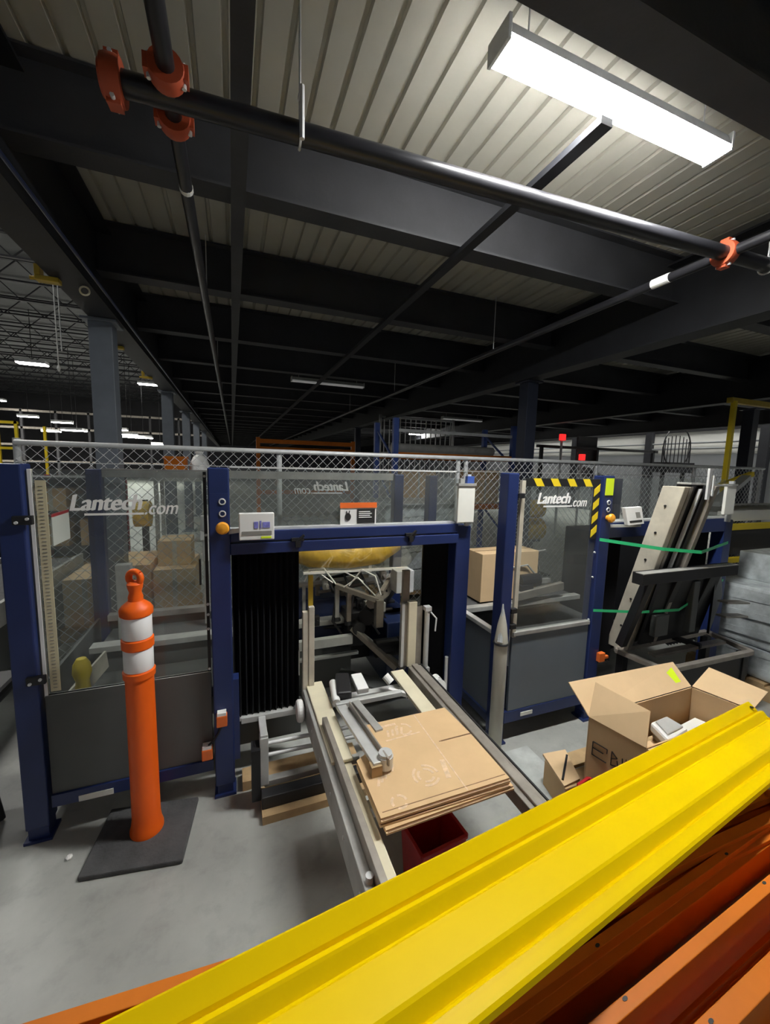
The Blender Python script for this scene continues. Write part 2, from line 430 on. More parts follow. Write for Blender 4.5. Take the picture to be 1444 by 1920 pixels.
for (xx, yy) in ((0.255, 1.618), (2.9, 1.484)):
    rd = part('hanger_rod', G().cyl((xx, yy, 2.89), (xx, yy, 3.4), 0.0045, 8), 'galv', sp)
    part('rod_sleeve', G().cyl((xx, yy - 0.048, 2.80), (xx, yy - 0.048, 2.97), 0.009, 8).box(xx - .008, xx + .008, yy - 0.05, yy, 2.955, 2.968), 'galv', rd)
    part('clevis', G().torus((xx, yy, 2.85), (1, -.05, 0), 0.045, 0.005, 20, 6), 'galv', sp)
for yy in (3.6, 6.3, 9.0):
    part('hanger_rod', G().cyl((-0.16, yy, 2.87), (-0.16, yy, 3.4), 0.004, 6), 'galv', sp)
    part('hanger_rod', G().cyl((2.56, yy, 2.87), (2.56, yy, 3.4), 0.004, 6), 'galv', sp)
bc = solo('blue_conduit', G().tube([(-0.75, 1.4, 2.72), (-0.75, 2.9, 2.72), (-0.75, 20, 2.72)], 0.009, 8), 'navy', 'thin blue conduit strapped along the bottom of the left girder', 'conduit', (-0.75, 1.6, 2.72))

def strip_light(label, loc, L, mat, group, tail=0.0):
    x0, y0, z0 = loc
    t = thing('strip_light', label, 'ceiling light', loc, group)
    g = G(); w = 0.058
    pr = [(-w, 0.018), (-w*0.98, 0.004), (-w*0.85, 0), (w*0.85, 0), (w*0.98, 0.004), (w, 0.018)]
    g.prism([(x0 + 0.006, y0 + a, z0 + b) for a, b in pr], (L - 0.012, 0, 0))
    part('diffuser', g, mat, t, 'glowing white diffuser' if mat != 'lens_dim' else 'faintly glowing diffuser')
    h = G().prism([(x0, y0 + a, z0 + b) for a, b in ((-w, 0.019), (w, 0.019), (w*0.7, 0.07), (-w*0.7, 0.07))], (L, 0, 0))
    part('housing', h, 'alu', t, bevel=0.002)
    for xx in (x0 - 0.008, x0 + L - 0.006):
        part('end_cap', G().box(xx, xx + 0.014, y0 - w - 0.003, y0 + w + 0.003, z0 - 0.003, z0 + 0.075), 'alu', t, bevel=0.002)
    for xx in (x0 + 0.12, x0 + L - 0.12):
        part('hanger', G().cyl((xx, y0, z0 + 0.075), (xx, y0, 3.42), 0.003, 6), 'galv', t)
    return t
strip_light('glowing white strip light hanging under the ceiling deck, nearest and lit', (0.905, 1.335, 3.1), 1.22, 'lens', None)
strip_light('added fill strip light hanging under the deck behind the photographer', (-1.1 + 0.6, -1.9, 3.1), 1.22, 'lens_fill', 'added fill strip lights behind the photographer')  # unseen strips added to light the faces turned to the camera
strip_light('added fill strip light hanging under the deck behind the photographer to the right', (3.9, -1.9, 3.1), 1.22, 'lens_fill', 'added fill strip lights behind the photographer')
strip_light('dim grey strip light across the dark ceiling above the middle of the fence', (0.95, 6.9, 3.0), 1.25, 'lens_dim', None)
strip_light('lit strip light far off above the blue pallet rack beam', (6.6, 14.6, 2.9), 1.22, 'lens', None)
strip_light('dim strip light far down the ceiling over the grey pipe roll', (5.2, 9.4, 2.9), 1.22, 'lens_dim', None)

# ================================================================== CASE ERECTOR IN THE MIDDLE
def foot(g, x, y, w=0.05):
    g.box(x - 0.05, x + 0.05, y - 0.05, y + 0.05, 0, 0.012); g.cyl((x, y, 0.012), (x, y, 0.10), 0.016, 10); return g
def blue_post(parent, x0, x1, y0, y1, z1, label=None):
    p = part('post', G().box(x0, x1, y0, y1, 0.06, z1), 'blue', parent, label, bevel=0.006)
    xc, yc = (x0 + x1) / 2, (y0 + y1) / 2
    part('foot', G().box(xc - .036, xc + .036, yc - .036, yc + .036, 0.012, 0.06).box(xc - .05, xc + .05, yc - .05, yc + .05, 0, 0.012), 'blue', p)
    return p
def logo(parent, origin, w, xd=(1, 0, 0)):
    X = V(xd); k = w / 0.40; o = V(origin)
    text_part('lettering', 'Lantech', 0.095 * k, 'print_white', parent, o, X, (0, 0, 1), 0.25, 0.0045 * k, 0.262 * k)
    text_part('lettering', '.com', 0.085 * k, 'print_white', parent, o + X * (0.268 * k) + V((0, 0, -0.022 * k)), X, (0, 0, 1), 0.30, 0.0012 * k, 0.132 * k)
    g = G(); a = o + X * (0.05 * k) + V((0, 0, -0.018 * k)); 
    g.bar(a, a + X * (0.215 * k), 0.0012, 0.009 * k)
    part('underline', g, 'print_white', parent)
def estop(parent, c):
    cx, cy, cz = c
    b = part('stop_button', G().cyl((cx, cy, cz), (cx, cy - 0.022, cz), 0.017, 14).lathe([(0.0, 0), (0.001, 0)], (cx, cy, cz), 4), 'estop', parent, 'orange emergency stop button')
    g = G(); g.tube([(cx, cy - 0.02, cz), (cx, cy - 0.030, cz), (cx, cy - 0.040, cz), (cx, cy - 0.044, cz)], [0.027, 0.029, 0.022, 0.006], 18)
    part('mushroom_cap', g, 'estop', b, smooth=True)
def push_button(parent, c):
    cx, cy, cz = c
    b = part('push_button', G().torus((cx, cy - 0.004, cz), (0, 1, 0), 0.012, 0.004, 16, 6), 'galv', parent, 'chrome ringed push button', smooth=True)
    part('button_cap', G().cyl((cx, cy, cz), (cx, cy - 0.007, cz), 0.010, 12), 'navy', b)

m1 = thing('case_erector', 'blue framed case erecting machine with open black curtained mouth in the middle', 'machine', (0.25, 2.5, 0))
p1 = blue_post(m1, -0.85, -0.765, 1.94, 2.03, 1.62)
p2 = blue_post(m1, -0.104, -0.014, 1.93, 2.02, 1.62)
p3 = blue_post(m1, 1.212, 1.308, 1.96, 2.05, 1.31)
p4 = blue_post(m1, -0.85, -0.77, 2.95, 3.03, 1.58)
p5 = blue_post(m1, 1.225, 1.305, 2.95, 3.03, 1.58)
for zz in (1.467, 1.412): push_button(m1, (-0.045, 1.93, zz))
part('side_bracket', G().box(-0.014, 0.012, 1.935, 2.0, 0.18, 0.60), 'blue', m1)
part('button_plate', G().box(-0.098, -0.02, 1.926, 1.93, 1.30, 1.505), 'blue', m1)
estop(m1, (-0.045, 1.926, 1.35))
# header over the opening
hd = part('header', G().box(-0.014, 1.212, 1.945, 2.01, 1.275, 1.325).box(-0.014, 1.212, 1.935, 2.01, 1.215, 1.268), 'blue', m1, bevel=0.003)
part('header_cap', G().box(-0.014, 1.212, 1.965, 2.01, 1.325, 1.336), 'galv', hd, 'bright strip along the header')
for xx in (0.295, 0.905):
    part('bracket', G().box(xx - 0.03, xx + 0.03, 1.925, 1.945, 1.27, 1.285).cyl((xx - 0.012, 1.93, 1.262), (xx + 0.03, 1.925, 1.30), 0.007, 8).box(xx - .012, xx + .012, 1.92, 1.937, 1.24, 1.27), 'black', hd, 'black clamp on the header')
part('upper_pane', G().box(-0.01, 1.21, 1.985, 1.991, 1.336, 1.622), 'clear', m1, 'clear sheet above the header')
part('pane_edge', G().box(-0.01, 1.205, 1.983, 1.993, 1.620, 1.627), 'galv', m1)
# left guard door
dr = part('door', G().box(-0.757, -0.112, 1.965, 1.985, 0.19, 0.645), 'charcoal', m1, 'dark grey lower door panel', bevel=0.003)
part('door_rail', G().box(-0.757, -0.112, 1.955, 1.995, 0.135, 0.19), 'blue', dr, 'blue rail under the door panel')
part('nameplate', G().box(-0.66, -0.53, 1.951, 1.956, 0.137, 0.163), 'paper', dr, 'pale nameplate on the rail')
part('clear_pane', G().box(-0.745, -0.125, 1.973, 1.979, 0.645, 1.600), 'clear', dr, 'clear upper door pane')
ed = G()
ed.box(-0.757, -0.745, 1.968, 1.984, 0.64, 1.60); ed.box(-0.757, -0.112, 1.966, 1.984, 0.637, 0.645)
part('edge_channel', ed, 'white', dr, 'pale edge channel')
part('edge_channel', G().box(-0.125, -0.112, 1.968, 1.984, 0.64, 1.60), 'black', dr, 'black closing edge of the door')
sc_ = part('scale_strip', G().box(-0.735, -0.700, 1.969, 1.972, 0.66, 1.555), 'tape', dr, 'cream strip with tick marks')
tk = G()
for k in range(58): tk.box(-0.725, -0.711, 1.9675, 1.9695, 0.675 + k*0.015, 0.6775 + k*0.015)
o = part('tick_mark', tk, 'ink_soft', m1, kind='stuff')
logo(m1, (-0.628, 1.9715, 1.432), 0.40)
for zz in (1.40, 0.735):
    h = part('hinge', G().box(-0.80, -0.735, 1.925, 1.945, zz - 0.018, zz + 0.018), 'black', dr, 'black door hinge', bevel=0.003)
    o = part('hinge_bolt', G().cyl((-0.785, 1.925, zz - .008), (-0.785, 1.918, zz - .008), .006, 8), 'galv', m1); o = part('hinge_bolt', G().cyl((-0.75, 1.925, zz + .006), (-0.75, 1.918, zz + .006), .006, 8), 'galv', m1)
for zz in (1.58, 1.31, 0.98, 0.93, 0.86, 0.66):
    part('pane_bolt', G().cyl((-0.118, 1.968, zz), (-0.118, 1.961, zz), 0.006, 8), 'galv', dr)
part('door_handle', G().box(-0.150, -0.142, 1.95, 1.968, 1.08, 1.20), 'black', dr, 'black bar handle')
# interlock switches with cable
for (xx, yy, zz) in ((-0.068, 1.915, 0.425), (-0.137, 1.935, 0.255)):
    s_ = part('interlock_switch', G().box(xx - .024, xx + .024, yy - .02, yy + .02, zz - .034, zz + .022), 'orange_sw', m1, 'orange interlock switch', bevel=0.004)
    part('switch_cap', G().box(xx - .02, xx + .02, yy - .018, yy + .02, zz + .022, zz + .036), 'white', s_)
part('switch_cable', G().tube([(-0.07, 1.915, .39), (-0.085, 1.92, .35), (-0.11, 1.925, .31), (-0.13, 1.93, .29)], .005, 6), 'black', m1)
# control screen on a bracket
scr = part('control_screen', G().box(0.024, 0.180, 1.895, 1.925, 1.290, 1.416), 'white', m1, 'white framed control screen', bevel=0.004)
part('screen_graphic', G().box(0.090, 0.108, 1.893, 1.896, 1.345, 1.376).box(0.115, 0.122, 1.893, 1.896, 1.345, 1.38).box(0.127, 0.160, 1.893, 1.896, 1.347, 1.374), 'ink_blue', scr)
part('screen_bar', G().box(0.036, 0.168, 1.893, 1.896, 1.315, 1.332), 'ink_soft', scr)
part('screen_tab', G().box(0.120, 0.166, 1.893, 1.896, 1.297, 1.306), 'lime', scr)
part('screen_arm', G().bar((-0.02, 1.94, 1.325), (0.03, 1.92, 1.335), 0.02, 0.02), 'alu', scr)
# warning sign
ws = part('warning_sign', G().box(0.519, 0.716, 1.975, 1.981, 1.336, 1.450), 'white', m1, 'orange topped warning sign')
part('sign_band', G().box(0.517, 0.718, 1.972, 1.976, 1.424, 1.452), 'sign_orange', ws)
part('sign_block', G().box(0.610, 0.708, 1.972, 1.976, 1.342, 1.418), 'ink', ws)
tl = G()
for k in range(4): tl.box(0.618, 0.690 - 0.01*(k % 2), 1.970, 1.973, 1.372 + k*0.010, 1.376 + k*0.010)
part('sign_text', tl, 'print_white', ws)
hg = G()
hg.prism([(0.560 + 0.016*math.cos(t), 1.972, 1.378 + 0.020*math.sin(t)) for t in [k*math.pi/6 for k in range(12)]], (0, 0.004, 0))
hg.bar((0.556, 1.974, 1.39), (0.552, 1.974, 1.408), 0.004, 0.004); hg.bar((0.564, 1.974, 1.392), (0.568, 1.974, 1.41), 0.004, 0.004)
part('hand_symbol', hg, 'ink', ws)
# paper holder on the right post
ph = part('document_holder', G().box(1.190, 1.300, 1.925, 1.945, 1.335, 1.545), 'paper', m1, 'off-white document sleeve', bevel=0.003)
part('holder_clip', G().box(1.186, 1.304, 1.92, 1.95, 1.545, 1.560).box(1.20, 1.225, 1.925, 1.945, 1.56, 1.585), 'alu_dull', ph)
part('holder_pole', G().box(1.262, 1.285, 1.95, 1.97, 1.31, 1.61), 'alu', m1)
part('blue_clip', G().box(1.245, 1.29, 1.925, 1.95, 1.56, 1.60), 'blue2', ph)
# bellows curtains
def bellows(x0, x1, z0, z1, y, n):
    g = G(); k = n * 2; top = []; 
    for i in range(k + 1):
        xx = x0 + (x1 - x0) * i / k; yy = y + (0.035 if i % 2 else 0.0)
        top.append((xx, yy))
    vs = []; fs = []
    for (xx, yy) in top: vs += [(xx, yy, z0), (xx, yy, z1)]
    for i in range(k): fs.append((2*i, 2*i+2, 2*i+3, 2*i+1))
    nb = len(vs)
    for (xx, yy) in top: vs += [(xx, yy + 0.004, z0), (xx, yy + 0.004, z1)]
    for i in range(k): fs.append((nb+2*i, nb+2*i+1, nb+2*i+3, nb+2*i+2))
    g.add(vs, fs); return g
part('bellows_curtain', bellows(-0.012, 0.315, 0.335, 1.215, 2.03, 11), 'black_cloth', m1, 'pleated black curtain left of the mouth')
part('bellows_curtain', bellows(1.05, 1.225, 0.27, 1.215, 2.06, 7), 'black_cloth', m1, 'pleated black curtain right of the mouth')
part('curtain_bar', G().box(-0.012, 0.315, 2.02, 2.045, 0.322, 0.338), 'alu', m1)
# slanted hood sheet over the mouth
part('hood_sheet', G().prism([(0.289, 2.05, 1.212), (1.066, 2.05, 1.212), (1.15, 2.5, 0.93), (0.42, 2.5, 0.95)], (0, 0.004, 0.004)), 'hood', m1, 'slanted clear hood over the mouth')
part('hood_edge', G().bar((0.415, 2.5, 0.945), (1.155, 2.5, 0.928), 0.02, 0.014), 'white', m1)
part('hood_bracket', G().box(1.03, 1.16, 2.40, 2.52, 0.78, 0.935), 'galv', m1, bevel=0.004)
# interior
part('folding_plow', G().tube([(0.38, 2.60, 1.09), (0.48, 2.56, 1.05), (0.72, 2.54, 1.03), (0.94, 2.56, 1.04), (1.08, 2.62, 1.10)], 0.085, 10), 'ochre', m1, 'yellow brown folding plow', smooth=True)
part('plow_bar', G().bar((0.34, 2.60, 1.19), (1.10, 2.60, 1.20), 0.03, 0.06), 'ochre', m1)
part('cross_bar', G().box(0.33, 0.72, 2.38, 2.42, 0.475, 0.535), 'alu', m1, bevel=0.003)
part('cross_bar', G().box(0.36, 0.80, 2.50, 2.53, 0.335, 0.357), 'alu', m1, bevel=0.003)
part('cross_bar', G().box(0.30, 1.2, 2.90, 2.96, 0.70, 0.76), 'alu_dull', m1, bevel=0.003)
part('back_plate', G().box(0.33, 0.76, 2.55, 2.57, 0.10, 0.42), 'charcoal', m1)
part('drive_box', G().box(0.36, 0.74, 2.62, 2.90, 0.42, 0.72), 'navy', m1, 'dark navy drive box', bevel=0.01)
part('gearbox', G().box(0.70, 0.82, 2.45, 2.62, 0.42, 0.66).cyl((0.76, 2.44, 0.58), (0.76, 2.36, 0.58), 0.045, 16), 'black', m1, bevel=0.006)
part('side_cabinet', G().box(0.95, 1.18, 2.35, 2.85, 0.15, 0.60), 'navy', m1, 'dark navy side cabinet', bevel=0.008)
part('belt_guard', G().tube([(0.80, 2.35, 0.66), (0.92, 2.5, 0.67), (1.12, 2.75, 0.70)], 0.055, 10), 'black', m1, smooth=True)
part('belt_guard', G().tube([(0.82, 2.32, 0.76), (0.98, 2.5, 0.75), (1.18, 2.8, 0.78)], 0.035, 8), 'steel_brown', m1, smooth=True)
arms = [((0.62, 2.45, 0.86), (0.86, 2.28, 0.79), .032), ((0.63, 2.46, 0.85), (0.63, 2.46, 0.64), .028), ((0.70, 2.42, 0.84), (0.70, 2.42, 0.62), .03),
        ((0.44, 2.62, 0.84), (0.44, 2.62, 0.60), .022), ((0.40, 2.62, 0.83), (0.90, 2.62, 0.86), .024), ((0.72, 2.40, 0.58), (0.96, 2.20, 0.36), .035),
        ((0.78, 2.45, 0.52), (1.02, 2.20, 0.34), .028), ((0.86, 2.28, 0.80), (0.86, 2.28, 0.62), .05), ((0.92, 2.4, 0.80), (1.14, 2.7, 0.86), .03), ((0.55, 2.7, 0.85), (0.55, 2.7, 0.55), .03)]
for a, b, w in arms: part('vacuum_arm', G().bar(a, b, w, w), 'steel_brown' if w > .028 else 'alu_dull', m1, bevel=0.003)
for (xx, yy, zz) in ((0.44, 2.62, 0.60), (0.55, 2.7, 0.55), (0.63, 2.46, 0.63), (0.70, 2.42, 0.61)):
    part('suction_cup', G().lathe([(0.010, 0.03), (0.012, 0.015), (0.026, 0.0), (0.028, -0.012)], (xx, yy, zz), 14), 'black', m1, smooth=True)
for pts in ([(0.44, 2.6, 0.86), (0.46, 2.55, 0.95), (0.55, 2.5, 0.97), (0.62, 2.45, 0.87)], [(0.5, 2.6, 0.86), (0.53, 2.5, 0.93), (0.6, 2.45, 0.88)],
            [(0.70, 2.42, 0.86), (0.78, 2.4, 0.97), (0.86, 2.36, 0.93), (0.88, 2.3, 0.82)], [(0.66, 2.4, 0.86), (0.74, 2.36, 0.93), (0.84, 2.3, 0.82)], [(0.56, 2.6, 0.87), (0.68, 2.5, 0.94), (0.8, 2.42, 0.88)]):
    part('air_hose', G().tube(pts, 0.005, 6), 'white', m1, 'white air hose', smooth=True)
part('valve_block', G().box(0.86, 0.90, 2.26, 2.30, 0.72, 0.78).box(0.84, 0.88, 2.27, 2.31, 0.62, 0.67), 'alu', m1, bevel=0.003)
rnd = random.Random(3)
for k in range(9):          # valves and fittings on the pick-up head
    cx_, cy_, cz_ = 0.50 + 0.075 * k, 2.50 + 0.05 * (k % 4), 0.62 + 0.045 * ((k * 5) % 6)
    part('valve_fitting', G().box(cx_ - .022, cx_ + .022, cy_ - .02, cy_ + .02, cz_ - .035, cz_ + .03).cyl((cx_, cy_ - .02, cz_), (cx_, cy_ - .045, cz_), .012, 10), ('black', 'alu_dull', 'black', 'steel_brown')[k % 4], m1, bevel=0.003)
for k in range(5):          # cross tubes of the pick-up frame
    zq = 0.50 + 0.085 * k
    part('frame_tube', G().cyl((0.46 + .03*k, 2.66, zq), (1.12 - .05*k, 2.50 + .06*k, zq + .03), .013, 8), ('black', 'steel_brown')[k % 2], m1, smooth=True)
for k in range(4):
    x0 = 0.58 + .12 * k
    part('black_cable', G().tube([(x0, 2.55, .90), (x0 + .05, 2.48, .78), (x0 + .02, 2.45, .62), (x0 + .10, 2.42, .50)], .008, 6), 'black', m1, smooth=True)
part('drive_motor', G().cyl((0.86, 2.34, 0.44), (1.02, 2.34, 0.44), 0.06, 18).box(1.02, 1.10, 2.28, 2.40, 0.38, 0.50), 'black', m1, bevel=0.004)
part('mandrel_plate', G().bar((0.62, 2.36, 0.30), (0.95, 2.16, 0.24), 0.12, 0.012), 'charcoal', m1)
part('chain_guard', G().box(0.52, 1.15, 2.70, 2.74, 0.20, 0.62), 'black', m1, bevel=0.004)
part('panel_tag', G().box(1.0, 1.025, 2.90, 2.905, 0.80, 0.86), 'white', m1)
# frame rails seen through the left door
part('side_rail', G().box(-0.77, -0.05, 2.92, 2.98, 0.60, 0.64), 'alu_dull', m1, bevel=0.003)
part('conveyor_rail', G().box(-0.76, 1.2, 2.52, 2.60, 0.565, 0.60), 'alu_dull', m1, bevel=0.003)
part('conveyor_side', G().box(-0.74, 0.3, 2.545, 2.56, 0.25, 0.565), 'charcoal', m1)
part('conveyor_belt', G().box(-0.74, 0.2, 2.60, 2.90, 0.53, 0.56), 'rubber', m1, bevel=0.01)
part('lower_shelf', G().box(-0.74, -0.05, 2.15, 2.50, 0.44, 0.46), 'charcoal', m1)
part('shelf_lip', G().box(-0.74, -0.05, 2.13, 2.15, 0.42, 0.475), 'rubber', m1)
part('yellow_guard', G().lathe([(0.022, 0), (0.034, 0.03), (0.028, 0.09), (0.040, 0.13), (0.036, 0.17), (0.020, 0.20)], (-0.695, 2.2, 0.49), 14).bar((-0.695, 2.2, .49), (-0.66, 2.15, .47), .04, .05), 'hazard_yellow', m1, 'yellow plastic guard', smooth=True)
part('guide_plate', G().bar((-0.745, 2.12, 0.50), (-0.66, 2.45, 0.56), 0.01, 0.10), 'cream2', m1)
part('upright_tube', G().box(-0.66, -0.58, 2.70, 2.76, 0.56, 1.02), 'alu_dull', m1, bevel=0.004)
part('white_gripper', G().box(-0.20, -0.14, 2.75, 2.80, 1.14, 1.20).cyl((-0.17, 2.77, 1.0), (-0.17, 2.77, 1.14), .02, 10).cyl((-0.17, 2.77, 1.2), (-0.17, 2.77, 1.3), .028, 10), 'white', m1, bevel=0.004)
part('gripper_post', G().box(-0.185, -0.155, 2.755, 2.785, 0.58, 1.0), 'alu_dull', m1)
# rear and left guards
part('rear_panel', G().box(-0.77, 1.225, 2.99, 3.005, 0.10, 0.58), 'charcoal', m1)
part('rear_pane', G().box(-0.77, 1.225, 2.995, 3.001, 0.60, 1.53), 'clear2', m1, 'clear rear sheet with reversed lettering')
part('rear_rail', G().box(-0.77, 1.225, 2.98, 3.01, 1.53, 1.585), 'alu_dull', m1)
logo(m1, (0.85, 2.992, 1.445), 0.42, (-1, 0, 0))
part('side_pane', G().box(-0.822, -0.816, 2.03, 2.95, 0.62, 1.55), 'clear3', m1)
part('side_panel', G().box(-0.83, -0.815, 2.03, 2.95, 0.12, 0.62), 'charcoal', m1)
part('posted_sheet', G().box(-0.816, -0.813, 2.33, 2.54, 1.22, 1.36), 'paper', m1, 'white sheet taped inside')
part('red_strip', G().box(-0.816, -0.813, 2.33, 2.54, 1.36, 1.375), 'red', m1)
part('base_rail', G().box(-0.014, 1.212, 2.9, 2.97, 0.10, 0.17), 'blue', m1)
part('base_rail', G().box(-0.83, -0.77, 2.03, 2.95, 0.08, 0.13), 'blue', m1)
part('base_rail', G().box(1.235, 1.295, 2.05, 2.95, 0.10, 0.17), 'blue', m1)
part('kick_panel', G().box(-0.01, 0.34, 2.12, 2.13, 0.12, 0.33), 'charcoal', m1)
lp = G().tube([(1.20, 1.99, 0.50), (1.20, 1.985, 0.24), (1.15, 1.98, 0.235)], 0.011, 8)
part('bent_rod', lp, 'galv', m1, smooth=True)
part('gauge', G().box(0.312, 0.318, 2.02, 2.026, 0.52, 0.66), 'alu', m1)

# ------------------------------------------------------------------ infeed magazine with its cardboard
mg = thing('carton_magazine', 'horizontal carton magazine with cream rails sticking out of the machine mouth', 'conveyor', (0.68, 1.5, 0))
lr = part('left_rail', G().box(0.330, 0.362, 0.70, 2.00, 0.315, 0.448), 'alu_dull', mg, 'grey channel of the left rail', bevel=0.004)
part('wear_strip', G().box(0.350, 0.440, 1.42, 2.03, 0.446, 0.462), 'cream', lr, bevel=0.004)
part('wear_strip', G().box(0.362, 0.435, 0.70, 1.50, 0.40, 0.440), 'cream', lr, bevel=0.004)
part('guide_strip', G().box(0.362, 0.385, 0.80, 1.66, 0.44, 0.50), 'steel_brown', lr, bevel=0.002)
hs = G()
for k in range(7): hs.cyl((0.331, 0.78 + 0.19*k, 0.39), (0.327, 0.78 + 0.19*k, 0.39), 0.007, 8)
part('slot_bolt', hs, 'galv', lr)
part('end_bolt', G().cyl((0.35, 0.95, 0.448), (0.35, 0.95, 0.47), 0.012, 10).cyl((0.375, 0.915, 0.44), (0.40, 0.91, 0.458), 0.008, 8), 'galv', lr)
rr = part('right_rail', G().box(0.962, 1.045, 0.75, 2.03, 0.40, 0.455).box(0.985, 1.022, 0.75, 2.03, 0.455, 0.468), 'steel_brown', mg, 'worn grey brown extrusion of the right rail', bevel=0.003)
part('wear_strip', G().box(0.845, 0.925, 1.45, 2.02, 0.434, 0.452), 'cream', rr, bevel=0.003)
part('rail_lip', G().box(1.045, 1.052, 0.75, 2.03, 0.38, 0.46), 'black', rr)
for yy in (1.95, 1.25, 0.80):
    part('cross_member', G().box(0.335, 1.05, yy - 0.02, yy + 0.02, 0.355, 0.398), 'alu', mg, bevel=0.003)
# legs at the front
for xx in (0.40, 0.99):
    l_ = part('leg', G().box(xx - 0.03, xx + 0.03, 0.88, 0.94, 0.012, 0.36), 'black', mg, bevel=0.004)
    part('foot', G().box(xx - 0.05, xx + 0.05, 0.86, 0.96, 0, 0.012), 'alu', l_)
# upright guides at the mouth
ug = part('upright_guide', G().box(0.331, 0.362, 2.00, 2.03, 0.30, 0.875).box(0.362, 0.392, 1.995, 2.025, 0.42, 0.90), 'cream2', mg, 'cream left upright guide', bevel=0.003)
part('yellow_tape', G().box(0.366, 0.390, 2.03, 2.05, 0.86, 1.06), 'yellow_dirty', ug)
part('lower_spindle', G().cyl((0.345, 2.0, 0.31), (0.345, 2.0, 0.42), 0.014, 10), 'steel_brown', ug)
ug2 = part('upright_guide', G().box(0.925, 0.945, 2.06, 2.09, 0.44, 0.835), 'alu', mg, 'grey edge of the right upright guide', bevel=0.003)
part('guide_face', G().box(0.965, 1.02, 2.05, 2.085, 0.44, 0.845), 'cream', ug2, bevel=0.004)
part('guide_back', G().box(0.945, 0.965, 2.07, 2.09, 0.44, 0.835).box(1.02, 1.06, 2.06, 2.085, 0.44, 0.81), 'steel_brown', ug2)
part('tall_guide', G().box(0.942, 0.985, 2.09, 2.12, 0.80, 1.03), 'steel_brown', ug2, bevel=0.003)
part('air_cylinder', G().cyl((1.082, 2.04, 0.42), (1.082, 2.04, 0.81), 0.016, 12).box(1.06, 1.104, 2.02, 2.06, 0.40, 0.43).box(1.062, 1.102, 2.02, 2.06, 0.79, 0.815), 'alu', ug2, smooth=False)
part('cylinder_hose', G().tube([(1.10, 2.03, 0.78), (1.135, 2.02, 0.74), (1.13, 2.02, 0.66)], 0.005, 6), 'white', ug2, smooth=True)
hw = part('hand_wheel', G().lathe([(0.012, -0.02), (0.05, -0.02), (0.056, -0.01), (0.056, 0.01), (0.05, 0.02), (0.012, 0.02)], (0, 0, 0), 24), 'white', mg, 'white hand wheel')
for v_ in hw.data.vertices:
    c = v_.co + V((0.68, 1.5, 0)); v_.co = V((0.305 + c.z * 0.8, 1.935 + c.y, 0.372 + c.x)) - V((0.68, 1.5, 0))
hw2 = part('hand_wheel', G().cyl((1.075, 1.88, 0.40), (1.075, 1.84, 0.41), 0.042, 16).cyl((1.09, 1.93, 0.41), (1.09, 1.89, 0.41), 0.030, 14), 'white', mg, 'white hand wheel on the right rail')
# clamp arms over the blanks
ca = part('clamp_arm', G().bar((0.463, 1.70, 0.505), (0.490, 1.255, 0.545), 0.045, 0.018), 'alu', mg, 'flat aluminium clamp arm', bevel=0.002)
part('arm_edge', G().bar((0.492, 1.66, 0.535), (0.520, 1.235, 0.56), 0.006, 0.03), 'steel_brown', ca)
part('clamp_puck', G().cyl((0.522, 1.275, 0.515), (0.522, 1.275, 0.56), 0.030, 18).cyl((0.522, 1.275, 0.56), (0.522, 1.275, 0.572), 0.026, 18), 'alu', ca, 'round metal clamp puck', smooth=False)
part('clamp_hook', G().box(0.458, 0.50, 1.245, 1.28, 0.50, 0.545), 'wood', ca)
part('clamp_arm', G().bar((0.545, 1.74, 0.49), (0.575, 1.48, 0.505), 0.035, 0.016), 'alu_dull', mg, bevel=0.002)
part('slide_bar', G().box(0.45, 0.80, 1.745, 1.775, 0.465, 0.49), 'alu', mg, bevel=0.003)
part('grey_bracket', G().bar((0.605, 1.80, 0.50), (0.605, 1.93, 0.515), 0.06, 0.03), 'white', mg, 'pale grey bracket', bevel=0.004)
part('actuator', G().bar((0.50, 1.78, 0.50), (0.53, 1.94, 0.52), 0.075, 0.05), 'black', mg, bevel=0.01)
part('white_cylinder', G().cyl((0.455, 1.76, 0.49), (0.475, 1.92, 0.505), 0.02, 12), 'white', mg, smooth=True)
part('white_cylinder', G().cyl((0.775, 1.93, 0.485), (0.80, 1.90, 0.455), 0.022, 12), 'white', mg)
part('white_cylinder', G().bar((0.77, 1.86, 0.44), (0.86, 1.80, 0.43), 0.022, 0.022).box(0.845, 0.885, 1.78, 1.81, 0.42, 0.45), 'white', mg)
# width adjusting frame, low on the left
lf = part('low_frame', G().bar((0.02, 1.985, 0.35), (0.33, 1.985, 0.345), 0.022, 0.03), 'alu', mg, bevel=0.002)
part('low_frame', G().bar((0.118, 1.84, 0.345), (0.118, 1.84, 0.10), 0.04, 0.05).bar((0.118, 1.985, 0.345), (0.118, 1.82, 0.345), 0.035, 0.025), 'alu', mg, 'grey upright of the width adjuster', bevel=0.003)
part('low_frame', G().box(0.118, 0.60, 1.82, 1.86, 0.085, 0.115), 'alu_dull', mg, bevel=0.003)
part('black_base', G().box(0.10, 0.62, 1.74, 1.80, 0.04, 0.10), 'black', mg, bevel=0.004)
for zz in (0.285, 0.225):
    part('shaft', G().cyl((0.13, 1.86, zz), (0.62, 1.86, zz - 0.012), 0.010, 10), 'galv', mg, smooth=True)
part('lock_knob', G().cyl((0.085, 1.85, 0.245), (0.115, 1.85, 0.245), 0.016, 12), 'galv', mg)
part('floor_skid', G().box(0.10, 0.62, 1.70, 1.88, 0.0, 0.04), 'wood', mg, 'wooden board under the frame')
part('floor_skid', G().box(0.02, 0.62, 1.93, 2.03, 0.0, 0.05), 'wood', mg)
part('cross_shaft', G().box(0.06, 0.10, 1.80, 1.88, 0.04, 0.30), 'black', mg)

